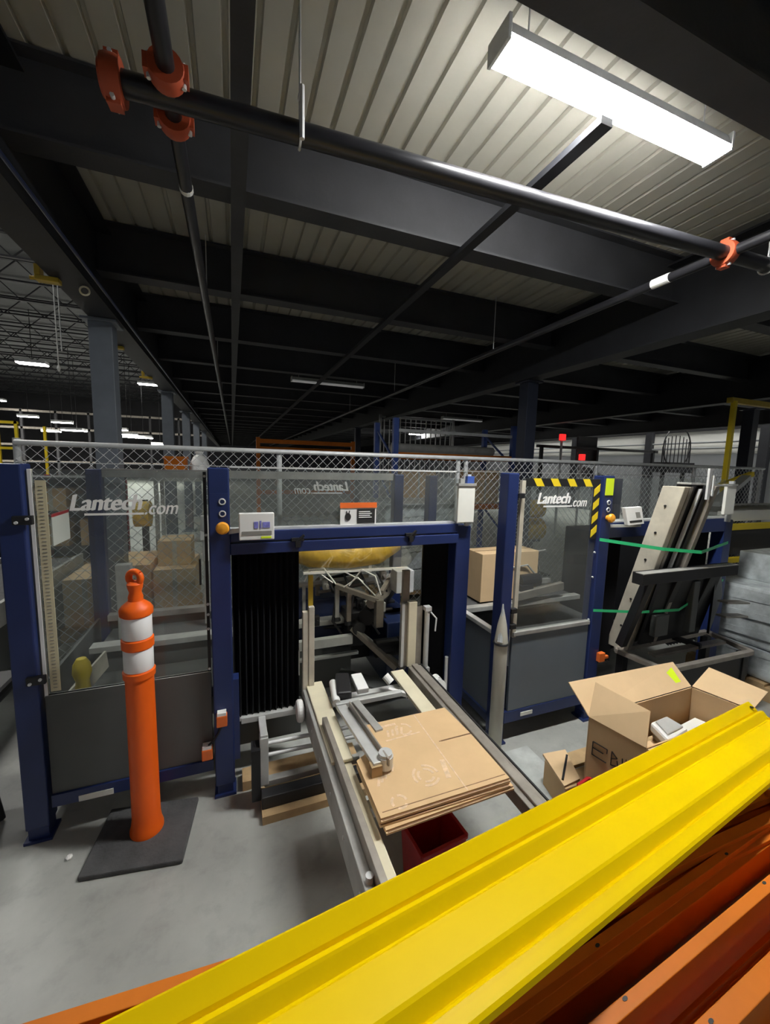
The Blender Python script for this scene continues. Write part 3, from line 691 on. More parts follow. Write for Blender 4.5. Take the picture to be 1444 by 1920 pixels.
def blank(zb, dx, dy, rot, top, label):
    t = thing('cardboard_blank', label, 'cardboard', (0.685, 1.30, zb), 'cardboard blanks in the magazine')
    zt = 0.013
    def P(px, py):
        c, s = math.cos(rot), math.sin(rot); ax, ay = px - 0.685, py - 1.30
        return (0.685 + dx + ax*c - ay*s, 1.30 + dy + ax*s + ay*c, zb)
    yb, yf, ym = 1.535, 1.075, 1.335
    main = [P(0.432, yf), P(0.945, yf), P(0.945, ym - 0.004), P(0.80, ym - 0.004), P(0.80, ym + 0.004), P(0.945, ym + 0.004), P(0.930, yb), P(0.515, yb), P(0.505, ym + 0.05), P(0.432, ym + 0.01), P(0.432, ym)]
    part('main_panel', G().prism(main, (0, 0, zt * 0.45)), 'card', t)
    part('under_panel', G().prism([(p[0], p[1] - 0.006, p[2] - zt*0.55) for p in main], (0, 0, zt * 0.5)), 'card_light', t)
    part('cut_edge', G().prism([(P(0.437, yf - 0.004)[0], P(0.437, yf - .004)[1], zb - zt*0.08)] + [(P(a, b)[0], P(a, b)[1], zb - zt*0.08) for a, b in ((0.94, yf - .004), (0.94, yf + .02), (0.437, yf + .02))], (0, 0, zt*0.09)), 'card_edge', t, 'dark gap between the two plies')
    if top:
        z2 = zb + zt*0.45
        def Q(px, py): a = P(px, py); return V((a[0], a[1], z2))
        part('score_line', G().bar(Q(0.765, yb - 0.005), Q(0.765, yf + 0.004), 0.006, 0.0012), 'card_print', t, 'pale score line')
        part('slot', G().bar(Q(0.79, ym), Q(0.944, ym), 0.004, 0.0012), 'card_edge', t, 'dark slot')
        part('slot', G().bar(Q(0.445, yf + 0.02), Q(0.94, yf + 0.02), 0.003, 0.0012), 'card_edge', t)
        # faint printed marks
        def arc(cx_, cy_, R, a0, a1, w_=0.010):
            n_ = 7; P_ = []
            for k in range(n_ + 1):
                t_ = a0 + (a1 - a0) * k / n_; P_.append(Q(cx_ + (R + w_/2) * math.cos(t_), cy_ + (R + w_/2) * math.sin(t_)))
            for k in range(n_, -1, -1):
                t_ = a0 + (a1 - a0) * k / n_; P_.append(Q(cx_ + (R - w_/2) * math.cos(t_), cy_ + (R - w_/2) * math.sin(t_)))
            return G().prism(P_, (0, 0, 0.0006))
        marks = [arc(cx_, cy_, R, k * 2.094, k * 2.094 + 1.5) for (cx_, cy_, R) in ((0.655, 1.19, 0.048), (0.655, 1.19, 0.030), (0.515, 1.115, 0.026), (0.68, 1.455, 0.034)) for k in range(3)]
        for k in range(5): marks.append(G().bar(Q(0.47 + k*0.018, 1.20 + 0.012*k), Q(0.485 + k*0.018, 1.235 + .012*k), 0.010, 0.0008))
        for k in range(4): marks.append(G().bar(Q(0.60 + .02*k, 1.43), Q(0.61 + .022*k, 1.47), 0.010, 0.0008))
        marks.append(G().bar(Q(0.58, 1.41), Q(0.74, 1.415), 0.008, 0.0008)); marks.append(G().bar(Q(0.59, 1.50), Q(0.66, 1.50), 0.014, 0.0008))
        marks.append(G().bar(Q(0.73, 1.15), Q(0.75, 1.24), 0.02, 0.0008))
        for mk_ in marks: part('faint_mark', mk_, 'card_print', t)
    return t
blank(0.472, 0.006, -0.012, 0.02, False, 'lowest flat brown cardboard blank of the three in the magazine')
blank(0.485, -0.002, 0.0, -0.012, False, 'middle flat brown cardboard blank of the three in the magazine')
blank(0.498, 0.0, 0.004, 0.0, True, 'topmost flat brown cardboard blank with faint white print, under the clamp arm')

# ------------------------------------------------------------------ red bin under the magazine
def red_bin(loc, label, rz=0.0, h=0.2, w=0.17, dpt=0.13):
    t = thing('red_bin', label, 'bin', loc)
    x0, y0, z0 = loc; g = G()
    lo = [(-w*.42, -dpt*.42), (w*.42, -dpt*.42), (w*.42, dpt*.42), (-w*.42, dpt*.42)]; hi = [(a*1.19, b*1.19) for a, b in lo]
    il = [(a*.92, b*.92) for a, b in lo]; ih = [(a*.93, b*.93) for a, b in hi]
    vs = [(x0+a, y0+b, z0) for a, b in lo] + [(x0+a, y0+b, z0+h) for a, b in hi] + [(x0+a, y0+b, z0+.008) for a, b in il] + [(x0+a, y0+b, z0+h) for a, b in ih]
    fs = [(0,3,2,1), (8,9,10,11)]
    for k in range(4):
        j = (k+1) % 4; fs += [(k, j, 4+j, 4+k), (8+j, 8+k, 12+k, 12+j), (4+k, 4+j, 12+j, 12+k)]
    part('body', g.add(vs, fs), 'red', t, bevel=0.004)
    r = G()
    for k in range(4):
        a, b = hi[k], hi[(k+1) % 4]; r.bar((x0+a[0], y0+a[1], z0+h), (x0+b[0], y0+b[1], z0+h), 0.014, 0.014)
    part('rim', r, 'red', t, bevel=0.003)
    t.rotation_euler.z = rz; return t
red_bin((0.70, 1.20, 0), 'dark red plastic bin on the floor under the cardboard blanks', 0.1, 0.26, 0.20, 0.16)

# ------------------------------------------------------------------ orange delineator post
dl = thing('delineator_post', 'orange delineator post with two white reflective bands on a black rubber base', 'traffic post', (-0.382, 1.838, 0))
part('rubber_base', G().prism([(-0.595, 1.687, 0.0), (-0.220, 1.629, 0.0), (-0.182, 1.947, 0.0), (-0.557, 2.005, 0.0)], (0, 0, 0.022)), 'rubber', dl, 'flat black rubber base', bevel=0.006)
tb = part('tube', G().lathe([(0.066, 0.022), (0.066, 0.035), (0.060, 0.055), (0.0555, 0.09), (0.0535, 0.74), (0.060, 0.742), (0.061, 0.768), (0.0535, 0.772),
    (0.0535, 0.868), (0.060, 0.872), (0.060, 0.908), (0.0535, 0.912), (0.0535, 1.008), (0.061, 1.012), (0.062, 1.035), (0.052, 1.05), (0.028, 1.07), (0.026, 1.09)], (-0.382, 1.838, 0), 40), 'orange_plastic', dl, smooth=True)
for za in (0.774, 0.914):
    part('reflective_band', G().lathe([(0.0545, za), (0.0555, za + 0.002), (0.0555, za + 0.090), (0.0545, za + 0.092)], (-0.382, 1.838, 0), 40), 'reflective', dl, 'white reflective band', smooth=True)
hn = G().lathe([(0.026, 1.07), (0.028, 1.085), (0.022, 1.105), (0.028, 1.125), (0.030, 1.14), (0.020, 1.15)], (-0.382, 1.838, 0), 20)
hn.torus((-0.382, 1.838, 1.165), (0.5, 1, 0), 0.026, 0.013, 20, 10)
part('grab_handle', hn, 'orange_plastic', dl, 'moulded grab handle', smooth=True)

# ------------------------------------------------------------------ grey tube standing by the right machine
tp = thing('grey_tube', 'upright grey plastic tube with pointed wrapped top strapped to the blue post', 'tube', (1.395, 1.735, 0))
part('body', G().lathe([(0.036, 0.0), (0.038, 0.003), (0.038, 0.68), (0.036, 0.70), (0.026, 0.78), (0.008, 0.86), (0.006, 0.87)], (1.395, 1.735, 0), 24), 'pvc', tp, smooth=True)
part('cable_tie', G().torus((1.395, 1.735, 0.675), (0, 0, 1), 0.040, 0.006, 20, 6).bar((1.43, 1.75, .675), (1.46, 1.79, .68), .008, .008), 'black', tp, 'black cable tie')
part('wrap_twist', G().tube([(1.375, 1.72, 0.69), (1.39, 1.73, 0.78), (1.392, 1.735, 0.90)], [0.02, 0.014, 0.004], 8), 'wrap', tp, smooth=True)

# ================================================================== CASE ERECTOR ON THE RIGHT
m2 = thing('case_erector', 'second blue framed machine on the right with yellow black hazard tape on its door', 'machine', (2.45, 2.3, 0))
blue_post(m2, 1.420, 1.492, 1.785, 1.865, 1.625)
blue_post(m2, 2.135, 2.225, 1.785, 1.865, 1.62)
blue_post(m2, 3.42, 3.515, 1.80, 1.89, 1.31)
blue_post(m2, 1.420, 1.492, 2.72, 2.80, 1.58)
blue_post(m2, 3.42, 3.50, 2.72, 2.80, 1.58)
d2 = part('door', G().box(1.525, 2.128, 1.80, 1.82, 0.19, 0.670), 'grey_panel', m2, 'slate grey lower door panel', bevel=0.003)
part('door_rail', G().box(1.50, 2.14, 1.795, 1.835, 0.12, 0.19), 'blue', d2, 'blue rail under the door panel')
part('nameplate', G().box(1.62, 1.71, 1.791, 1.796, 0.145, 0.168), 'paper', d2, 'pale nameplate on the rail')
part('clear_pane', G().box(1.535, 2.122, 1.806, 1.812, 0.670, 1.600), 'clear', d2, 'clear upper door pane')
part('edge_channel', G().box(1.522, 1.548, 1.797, 1.816, 0.66, 1.585), 'cream2', d2, 'pale edge channel of the door pane')
part('sill_strip', G().box(1.525, 2.128, 1.79, 1.825, 0.668, 0.692), 'alu_dull', d2, bevel=0.002)
hz = part('hazard_tape', G().box(1.548, 2.122, 1.800, 1.804, 1.553, 1.598).box(2.075, 2.122, 1.800, 1.804, 1.225, 1.553), 'hazard_black', m2, 'black and yellow striped hazard tape')
for k in range(4):
    x0 = 1.60 + 0.125 * k
    part('yellow_stripe', G().prism([(x0, 1.7985, 1.598), (x0 + .055, 1.7985, 1.598), (x0 + .085, 1.7985, 1.553), (x0 + .03, 1.7985, 1.553)], (0, 0.0015, 0)), 'hazard_yellow', hz)
for k in range(4):
    z0 = 1.235 + 0.085 * k
    part('yellow_stripe', G().prism([(2.075, 1.7985, z0), (2.122, 1.7985, z0 + .035), (2.122, 1.7985, z0 + .08), (2.075, 1.7985, z0 + .045)], (0, 0.0015, 0)), 'hazard_yellow', hz)
logo(m2, (1.643, 1.804, 1.452), 0.385)
for zz in (1.50, 0.735, 0.83):
    part('hinge', G().box(1.488, 1.53, 1.775, 1.80, zz - .014, zz + .014), 'black', d2, bevel=0.002)
for zz in (0.70, 0.98, 1.14):
    part('pane_bolt', G().cyl((2.12, 1.80, zz), (2.12, 1.792, zz), 0.006, 8), 'galv', d2)
part('lime_sticker', G().box(2.15, 2.215, 1.781, 1.785, 1.50, 1.605), 'lime', m2, 'blank lime yellow sticker')
for zz in (1.455, 1.41): push_button(m2, (2.185, 1.785, zz))
estop(m2, (2.185, 1.782, 1.36))
s_ = part('interlock_switch', G().box(2.205, 2.255, 1.76, 1.79, 0.41, 0.47).box(2.255, 2.30, 1.77, 1.79, 0.42, 0.44), 'orange_sw', m2, 'orange interlock switch', bevel=0.004)
hd2 = part('header', G().box(2.225, 3.42, 1.80, 1.87, 1.225, 1.325), 'blue', m2, bevel=0.003)
part('header_cap', G().box(2.225, 3.42, 1.80, 1.87, 1.325, 1.336), 'galv', hd2)
part('upper_pane', G().box(2.225, 3.42, 1.83, 1.836, 1.336, 1.61), 'clear', m2)
s2 = part('control_screen', G().prism([(2.285, 1.745, 1.425), (2.432, 1.745, 1.430), (2.458, 1.735, 1.320), (2.315, 1.735, 1.312)], (0, 0.028, 0)), 'white', m2, 'white tilted control screen', bevel=0.003)
part('screen_graphic', G().prism([(2.375, 1.742, 1.395), (2.415, 1.742, 1.396), (2.425, 1.738, 1.36), (2.387, 1.738, 1.358)], (0, 0.003, 0)), 'ink_soft', s2)
part('screen_bar', G().prism([(2.325, 1.736, 1.342), (2.435, 1.736, 1.347), (2.438, 1.735, 1.334), (2.328, 1.735, 1.329)], (0, 0.003, 0)), 'ink', s2)
part('screen_arm', G().bar((2.22, 1.79, 1.305), (2.46, 1.765, 1.305), 0.02, 0.016), 'alu', s2)
ph2 = part('document_holder', G().box(3.285, 3.395, 1.745, 1.765, 1.36, 1.565), 'paper', m2, 'off-white document sleeve', bevel=0.003)
part('holder_clip', G().box(3.28, 3.40, 1.74, 1.77, 1.565, 1.58), 'alu_dull', ph2)
part('holder_pole', G().box(3.40, 3.42, 1.77, 1.80, 1.30, 1.60), 'alu', m2)
part('bellows_curtain', bellows(2.23, 2.44, 0.33, 1.225, 1.87, 8), 'black_cloth', m2, 'pleated black curtain beside the hazard taped door')
part('bellows_curtain', bellows(3.1, 3.42, 0.33, 1.225, 1.90, 9), 'black_cloth', m2)
part('side_panel', G().box(1.445, 1.46, 1.865, 2.72, 0.15, 0.66), 'grey_panel', m2, 'slate grey side panel')
part('side_rail', G().box(1.435, 1.475, 1.865, 2.72, 0.66, 0.685), 'alu', m2, bevel=0.002)
part('base_rail', G().box(1.43, 1.48, 1.865, 2.72, 0.10, 0.15), 'navy', m2)
part('rear_pane', G().box(1.50, 3.42, 2.76, 2.766, 0.60, 1.55), 'clear2', m2)
part('rear_panel', G().box(1.50, 3.42, 2.755, 2.77, 0.10, 0.58), 'charcoal', m2)
part('conveyor_rail', G().box(1.50, 2.6, 2.30, 2.36, 0.62, 0.655), 'alu_dull', m2, bevel=0.003)
part('conveyor_rail', G().box(1.50, 2.6, 2.62, 2.66, 0.66, 0.70), 'alu_dull', m2, bevel=0.003)
part('conveyor_belt', G().box(1.50, 2.6, 2.36, 2.62, 0.60, 0.64), 'rubber', m2, bevel=0.01)
part('inner_floor', G().box(1.50, 3.4, 1.90, 2.70, 0.40, 0.42), 'rubber', m2)
part('dark_cabinet', G().box(2.80, 3.38, 2.25, 2.70, 0.42, 1.15), 'black', m2, 'dark cabinet deep in the mouth', bevel=0.01)
part('motor', G().cyl((2.02, 2.35, 0.80), (2.2, 2.35, 0.80), 0.05, 16).box(2.0, 2.12, 2.3, 2.42, 0.68, 0.78), 'black', m2, bevel=0.004)
for pts in ([(1.85, 2.4, 0.70), (1.95, 2.38, 0.90), (2.1, 2.36, 0.92), (2.2, 2.36, 0.82)], [(1.9, 2.45, 0.7), (2.02, 2.4, 0.98), (2.2, 2.4, 1.0), (2.3, 2.45, 0.85)], [(1.8, 2.5, 0.98), (2.1, 2.5, 0.97), (2.4, 2.5, 0.99)]):
    part('air_hose', G().tube(pts, 0.008, 6), 'alu_dull', m2, smooth=True)
part('machine_arm', G().bar((1.95, 2.3, 0.7), (2.4, 2.3, 0.75), 0.04, 0.06), 'steel_brown', m2, bevel=0.003)

# carton standing inside the right machine
cb = thing('carton', 'plain tan closed carton standing inside the right machine beside the blue post', 'box', (1.96, 2.47, 0.655))
part('body', G().box(1.70, 2.22, 2.38, 2.60, 0.655, 1.02), 'card_light', cb, bevel=0.003)
part('flap_seam', G().box(1.70, 2.22, 2.485, 2.493, 1.02, 1.022).box(1.975, 1.98, 2.378, 2.381, .66, 1.02), 'card_edge', cb)

# folded up magazine strapped to the right machine
fm = thing('folded_magazine', 'folded up carton magazine of cream and black rails leaning against the right machine', 'conveyor', (2.6, 1.75, 0.45))
def tilt(x0, x1, za, zb, y0, y1, kx=0.0):
    def yy(zq): return 1.89 - (zq - 0.5) * 0.245
    xa = lambda q: q
    return [(x0, yy(za) + y0, za), (x1, yy(za) + y0, za), (x1, yy(za) + y1, za), (x0, yy(za) + y1, za)], V((0, yy(zb) - yy(za), zb - za))
def tbar(x0, x1, za, zb, y0, y1): p, v_ = tilt(x0, x1, za, zb, y0, y1); return G().prism(p, v_)
r1 = part('rail', tbar(2.43, 2.475, 0.45, 1.57, -0.13, 0.0), 'cream2', fm, 'wide cream rail, nearest the taped door', bevel=0.004)
for zz in (0.62, 0.82, 1.1, 1.28, 1.45):
    yq = 1.89 - (zz - .5)*.245
    part('bolt', G().cyl((2.432, yq - .06, zz), (2.424, yq - .06, zz), .007, 8), 'black', r1)
part('rail', tbar(2.475, 2.50, 0.45, 1.57, -0.135, -0.02), 'steel_brown', fm, bevel=0.003)
part('rail', tbar(2.505, 2.56, 0.50, 1.58, -0.12, -0.03), 'black', fm, bevel=0.003)
part('slide_rod', tbar(2.55, 2.562, 0.9, 1.56, -0.15, -0.13), 'galv', fm)
part('rail', tbar(2.575, 2.605, 0.50, 1.58, -0.16, -0.04), 'black', fm, bevel=0.003)
part('rail', tbar(2.61, 2.645, 0.50, 1.58, -0.185, -0.06), 'steel_brown', fm, 'brown grey rail, farthest from the taped door', bevel=0.003)
part('end_plate', G().bar((2.49, 1.545, 1.59), (2.80, 1.50, 1.58), 0.09, 0.012), 'alu_dull', fm, bevel=0.002)
part('end_bracket', G().bar((2.57, 1.46, 1.50), (2.57, 1.46, 1.68), 0.022, 0.012).bar((2.60, 1.455, 1.52), (2.60, 1.455, 1.64), 0.012, 0.012), 'galv', fm)
part('cross_bar', G().bar((2.20, 1.56, 1.03), (3.08, 1.55, 1.03), 0.07, 0.07), 'black', fm, 'black cross bar', bevel=0.004)
part('bar_top', G().bar((2.20, 1.55, 1.062), (3.08, 1.54, 1.062), 0.05, 0.006), 'alu_dull', fm)
for xx in (2.36, 2.62, 2.95):
    part('black_strut', G().bar((xx, 1.60, 1.0), (xx, 1.74, 0.52), 0.05, 0.05), 'black', fm, bevel=0.003)
part('black_panel', G().prism([(2.48, 1.70, .52), (3.08, 1.70, .52), (3.08, 1.60, 1.0), (2.48, 1.60, 1.0)], (0, .02, 0)), 'black', fm, 'black panel below the cross bar')
part('clamp_plate', G().box(2.50, 2.62, 1.62, 1.66, 0.60, 0.74), 'charcoal', fm, bevel=0.004); part('clamp_plate', G().box(2.80, 2.86, 1.6, 1.64, 0.6, 0.95), 'charcoal', fm, bevel=0.004)
part('side_plate', G().prism([(3.05, 1.62, 0.55), (3.05, 1.62, 1.0), (3.35, 1.75, 0.95), (3.4, 1.75, 0.75), (3.2, 1.7, 0.55)], (0.01, 0.02, 0)), 'black', fm)
for k in range(2):
    part('side_fin', G().bar((3.12, 1.60, 0.78 - .1*k), (3.42, 1.62, 0.74 - .1*k), 0.06, 0.012), 'steel_brown', fm)

# low black cart frame in front of it
cf = thing('support_frame', 'low black steel frame with grey bars standing under the folded magazine', 'frame', (2.9, 1.6, 0))
fb = [((2.40, 1.80, .45), (2.44, 1.50, .45)), ((2.44, 1.50, .45), (3.28, 1.48, .45)), ((3.28, 1.48, .45), (3.36, 1.80, .45)), ((3.36, 1.80, .45), (2.40, 1.80, .45))]
for a, b in fb: part('frame_bar', G().bar(a, b, 0.035, 0.03), 'steel_brown', cf, bevel=0.003)
part('inner_bar', G().bar((2.55, 1.66, .46), (3.25, 1.64, .46), 0.05, 0.02), 'steel_brown', cf)
part('inner_bar', G().bar((2.95, 1.80, .47), (2.98, 1.62, .47), 0.03, 0.03), 'black', cf)
for xx, yy in ((2.46, 1.53), (3.26, 1.52), (2.44, 1.78), (3.32, 1.78)):
    part('leg', G().box(xx - .025, xx + .025, yy - .025, yy + .025, 0, .44), 'black', cf, bevel=0.003)
part('lower_tray', G().box(2.44, 3.30, 1.50, 1.80, .16, .24), 'black', cf, bevel=0.006)
part('apron', G().box(2.42, 3.32, 1.505, 1.525, .26, .42), 'black', cf)
# green straps
def strap(pts, w, label):
    g_ = G()
    for k in range(len(pts) - 1):
        (xa, ya, za), (xb, yb, zb) = pts[k], pts[k + 1]
        g_.prism([(xa, ya, za), (xb, yb, zb), (xb, yb, zb - w), (xa, ya, za - w)], (0, -.002, 0))
    solo('green_strap', g_, 'green', label, 'strap', pts[0])
strap([(2.13, 1.777, 1.235), (2.425, 1.575, 1.20), (2.65, 1.50, 1.185), (3.46, 1.79, 1.15)], 0.020, 'upper green strap tied around the folded magazine')
strap([(2.13, 1.777, 0.775), (2.425, 1.68, 0.765), (2.66, 1.595, .785), (3.46, 1.79, .86)], 0.017, 'lower green strap tied around the folded magazine')

# ================================================================== BIG OPEN CARTON ON A PALLET
pl = thing('pallet', 'wooden pallet under the big open carton', 'pallet', (1.93, 1.25, 0))
for k in range(5):
    part('deck_board', G().box(1.54, 2.38, 0.98 + 0.105*k, 1.065 + 0.105*k, 0.095, 0.115), 'wood', pl, bevel=0.002)
for xx in (1.54, 1.9, 2.28):
    part('runner', G().box(xx, xx + 0.1, 0.98, 1.48, 0.0, 0.095), 'wood', pl, bevel=0.002)
bx = thing('open_carton', 'big open brown carton with raised flaps and black lettering on its end', 'box', (1.95, 1.15, 0.118))
A, B, Cc, D = V((1.545, 1.26, 0)), V((1.60, 1.02, 0)), V((2.30, 1.27, 0)), V((2.36, 1.03, 0))
ZB, ZT = 0.118, 0.50
def wall(name, p, q, z0, z1, mat, label=None, off=(0, 0, 0), inward=None):
    a = V(p) + V(off); n_ = V(inward).normalized() * 0.006
    return part(name, G().prism([(p[0], p[1], z0), (q[0], q[1], z0), (q[0], q[1], z1), (p[0], p[1], z1)], n_), mat, bx, label)
sl = wall('side_wall', A, B, ZB, ZT, 'card', 'carton end with black marks', inward=(1, .2, 0))
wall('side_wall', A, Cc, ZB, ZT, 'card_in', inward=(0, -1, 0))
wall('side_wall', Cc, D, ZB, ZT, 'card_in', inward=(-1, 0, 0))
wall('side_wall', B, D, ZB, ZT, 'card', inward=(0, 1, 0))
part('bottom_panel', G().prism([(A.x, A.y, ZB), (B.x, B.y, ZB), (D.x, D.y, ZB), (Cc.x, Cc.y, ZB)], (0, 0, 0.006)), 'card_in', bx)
def flap(p, q, q2, p2, label=None):
    nrm = (V(q) - V(p)).cross(V(p2) - V(p)).normalized() * 0.005
    part('flap', G().prism([p, q, q2, p2], nrm), 'card_light', bx, label)
flap((1.545, 1.26, .5), (1.60, 1.02, .5), (1.655, 1.055, .632), (1.625, 1.305, .632), 'raised end flap')
flap((1.545, 1.265, .5), (2.30, 1.275, .5), (2.315, 1.39, .58), (1.54, 1.39, .60), 'back flap leaning outward')
flap((2.305, 1.27, .5), (2.365, 1.03, .5), (2.50, 1.04, .562), (2.46, 1.285, .575), 'right flap leaning outward')
flap((1.60, 1.015, .5), (2.36, 1.025, .5), (2.34, 0.92, .48), (1.61, 0.92, .48), 'front flap leaning outward')
part('lime_sticker', G().prism([(2.185, 1.371, .5695), (2.275, 1.376, .5725), (2.255, 1.300, .521), (2.20, 1.300, .520)], (0, -0.0015, 0.003)), 'lime', bx, 'lime yellow sticker on the back flap')
# black lettering, hand written strokes on the end wall
e1 = (B - A).normalized(); nn = V((-1, -.23, 0)).normalized() * 0.0012
def ew(s, zq): return A + e1 * s + V((0, 0, zq)) + nn
lt = G()
strokes = [((.03, .395), (.095, .395)), ((.03, .395), (.03, .33)), ((.03, .365), (.08, .365)), ((.03, .33), (.095, .33)), ((.095, .395), (.095, .375)), ((.115, .40), (.115, .335)), ((.115, .40), (.14, .38)), ((.14, .38), (.115, .365)), ((.115, .335), (.145, .345)), ((.145, .345), (.14, .37)),
           ((.16, .395), (.165, .335)), ((.165, .335), (.18, .37)), ((.18, .37), (.195, .335)), ((.195, .335), (.205, .395)), ((.175, .40), (.18, .37))]
for a, b in strokes: lt.bar(ew(*a), ew(*b), 0.002, 0.008, (e1.y, -e1.x, 0))
part('black_lettering', lt, 'ink', sl, 'black marker lettering')
dv = thing('device_tray', 'grey plastic device lying inside the big open carton', 'device', (1.98, 1.17, 0.335))
part('base', G().prism([(1.89, 1.115, .335), (2.05, 1.135, .335), (2.05, 1.22, .335), (1.94, 1.215, .335)], (0, 0, .025)), 'ink_soft', dv)
part('body', G().prism([(1.876, 1.101, .36), (2.062, 1.129, .36), (2.06, 1.235, .36), (1.928, 1.226, .36)], (0, 0, .05)), 'white', dv, bevel=0.012)
part('lid', G().prism([(1.905, 1.125, .41), (2.04, 1.14, .41), (2.04, 1.22, .41), (1.945, 1.212, .41)], (0, 0, .010)), 'alu', dv, bevel=0.004)
pk = thing('packing_pad', 'folded cardboard padding filling the big open carton', 'cardboard', (1.95, 1.15, .125))
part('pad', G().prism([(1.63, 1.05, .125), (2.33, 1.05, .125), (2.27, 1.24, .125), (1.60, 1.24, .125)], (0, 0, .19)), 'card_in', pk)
part('pad_fold', G().prism([(2.09, 1.06, .316), (2.32, 1.06, .316), (2.27, 1.22, .316), (2.09, 1.2, .316)], (0, 0, .045)), 'paper', pk)
part('pad_fold', G().prism([(1.66, 1.07, .316), (1.86, 1.07, .316), (1.90, 1.2, .316), (1.65, 1.2, .316)], (0, 0, .018)), 'card_light', pk)
rb = red_bin((1.482, 1.155, 0.0), 'bright red plastic bin standing at the pallet end beside the big open carton', 0.2, 0.235, 0.085, 0.09)
fc = thing('flat_carton', 'small flat tan carton with a black band left of the big open carton', 'box', (1.53, 1.38, 0.0))
part('body', G().prism([(1.455, 1.275, 0), (1.535, 1.275, 0), (1.535, 1.46, 0), (1.50, 1.46, 0)], (0, 0, .14)), 'card', fc, bevel=0.003)
part('lid_flap', G().prism([(1.45, 1.28, .141), (1.56, 1.29, .141), (1.65, 1.47, .141), (1.51, 1.485, .141)], (0, 0, .012)), 'card_light', fc)
part('black_band', G().bar((1.47, 1.31, .157), (1.62, 1.43, .157), .010, .008), 'black', fc)

# ================================================================== YELLOW RAIL AND ORANGE RACK BEAMS NEAR THE CAMERA
u = V((.986, .157, -.087)).normalized(); vv = V((-.157, .986, 0)).normalized(); nn_ = u.cross(vv)
P0 = (0.442, 0.673, 0.80)
yr = thing('guard_rail', 'bright yellow steel guard rail with two pressed grooves lying across the foreground', 'rail', (0.441, 0.55, 0.79))
prof = [(0.004, -0.045), (0.006, -0.004), (0.0, 0.0), (-0.030, -0.020), (-0.034, -0.027), (-0.040, -0.019), (-0.050, -0.015), (-0.054, -0.018), (-0.072, -0.036), (-0.077, -0.034), (-0.082, -0.030),
        (-0.154, -0.030), (-0.160, -0.033), (-0.178, -0.052), (-0.184, -0.046), (-0.189, -0.043), (-0.214, -0.045), (-0.220, -0.049), (-0.224, -0.058), (-0.216, -0.075)]
back = [(a - (0.004 if a > -0.02 else 0) + (0.004 if a < -0.215 else 0), b - 0.004) for a, b in prof]
poly = prof + back[::-1]
g = G()
npf = len(prof)
a_ = [V(P0) + u*(-1.3) + vv*q[0] + nn_*q[1] for q in poly]; b_ = [V(P0) + u*1.70 + vv*q[0] + nn_*q[1] for q in poly]
k = len(poly); fs = [(i, (i+1) % k, k + (i+1) % k, k + i) for i in range(k)]
for i in range(npf - 1):
    fs.append((i, k-1-i, k-2-i, i+1)); fs.append((k+i, k+i+1, k+k-2-i, k+k-1-i))
g.add(a_ + b_, fs)
part('rail_sheet', g, 'yellow', yr)
bh = V(P0) + u*1.665 + vv*-0.022 + nn_*-0.008
part('bolt_hole', G().cyl(bh, bh + nn_*0.004, 0.007, 12), 'ink', yr)
part('end_plate', G().bar(V(P0) + u*1.69 + vv*-0.005 + nn_*-0.05, V(P0) + u*1.69 + vv*-0.215 + nn_*-0.06, 0.006, 0.05), 'yellow', yr)

def rack_beam(p, q, h, w, label, roll=0.0, flat=False):
    p, q = V(p), V(q); mid = (p + q) / 2
    t = thing('rack_beam', label, 'beam', tuple(mid), 'orange rack beams under the yellow rail')
    a = (q - p).normalized(); r = a.cross(V((0, 0, 1))).normalized(); up = r.cross(a)
    R = Matrix.Rotation(roll, 3, a); r = R @ r; up = R @ up
    prof_ = [(-w/2, -h/2), (w/2, -h/2), (w/2, h/2 - 0.028), (w/2 - 0.02, h/2 - 0.028), (w/2 - 0.02, h/2), (-w/2, h/2)]
    if flat: prof_ = [(-w/2, -h/2), (w/2, -h/2), (w/2, h/2), (-w/2, h/2)]
    part('beam_tube', G().prism([p + r*c + up*e for c, e in prof_], q - p), 'orange_steel', t, bevel=0.0015)
    hs_ = G(); L = (q - p).length
    for s in (0.18, 0.42, 0.66, 0.9):
        c = p + a*(L*s) + up*(h/2 + 0.0002) + r*(-0.006)
        hs_.prism([c + a*0.007*math.cos(k_*math.pi/4) + r*0.0035*math.sin(k_*math.pi/4) for k_ in range(8)], up*0.0008)
    part('slot_hole', hs_, 'ink', t)
    for e_, s_ in ((p, 1), (q, -1)):
        part('end_connector', G().bar(e_ - up*(h*0.75) , e_ + up*(h*0.75), 0.006, w*1.3, a).bar(e_ + a*0.02*s_ - up*h*.7, e_ + a*0.02*s_ + up*h*.7, 0.04, 0.006, a), 'orange_steel', t)
    return t
rack_beam((-1.0, 0.828, 0.555), (1.75, 0.675, 0.485), 0.10, 0.05, 'orange rack beam poking out from behind the far side of the yellow rail')
rack_beam((-0.75, 0.62, 0.53), (1.95, 0.60, 0.50), 0.12, 0.05, 'orange rack beam hidden below the middle of the yellow rail')
rack_beam((-0.20, 0.475, 0.51), (2.10, 0.635, 0.48), 0.13, 0.04, 'orange rack beam in the shade just beyond the near edge of the yellow rail')
rack_beam((-0.25, 0.375, 0.535), (2.05, 0.525, 0.535), 0.13, 0.024, 'orange rack beam with a narrow bright top, second from the yellow rail', flat=True)
rack_beam((0.0, 0.305, 0.545), (2.0, 0.425, 0.53), 0.13, 0.036, 'orange rack beam with a wide bright top, third from the yellow rail', flat=True)
rack_beam((0.1, 0.255, 0.42), (2.1, 0.34, 0.42), 0.13, 0.034, 'orange rack beam lowest in the bottom right corner', flat=True)
rack_beam((-0.2, 0.40, 0.405), (2.05, 0.535, 0.40), 0.10, 0.10, 'orange rack beam in shade under the narrow bright topped one')
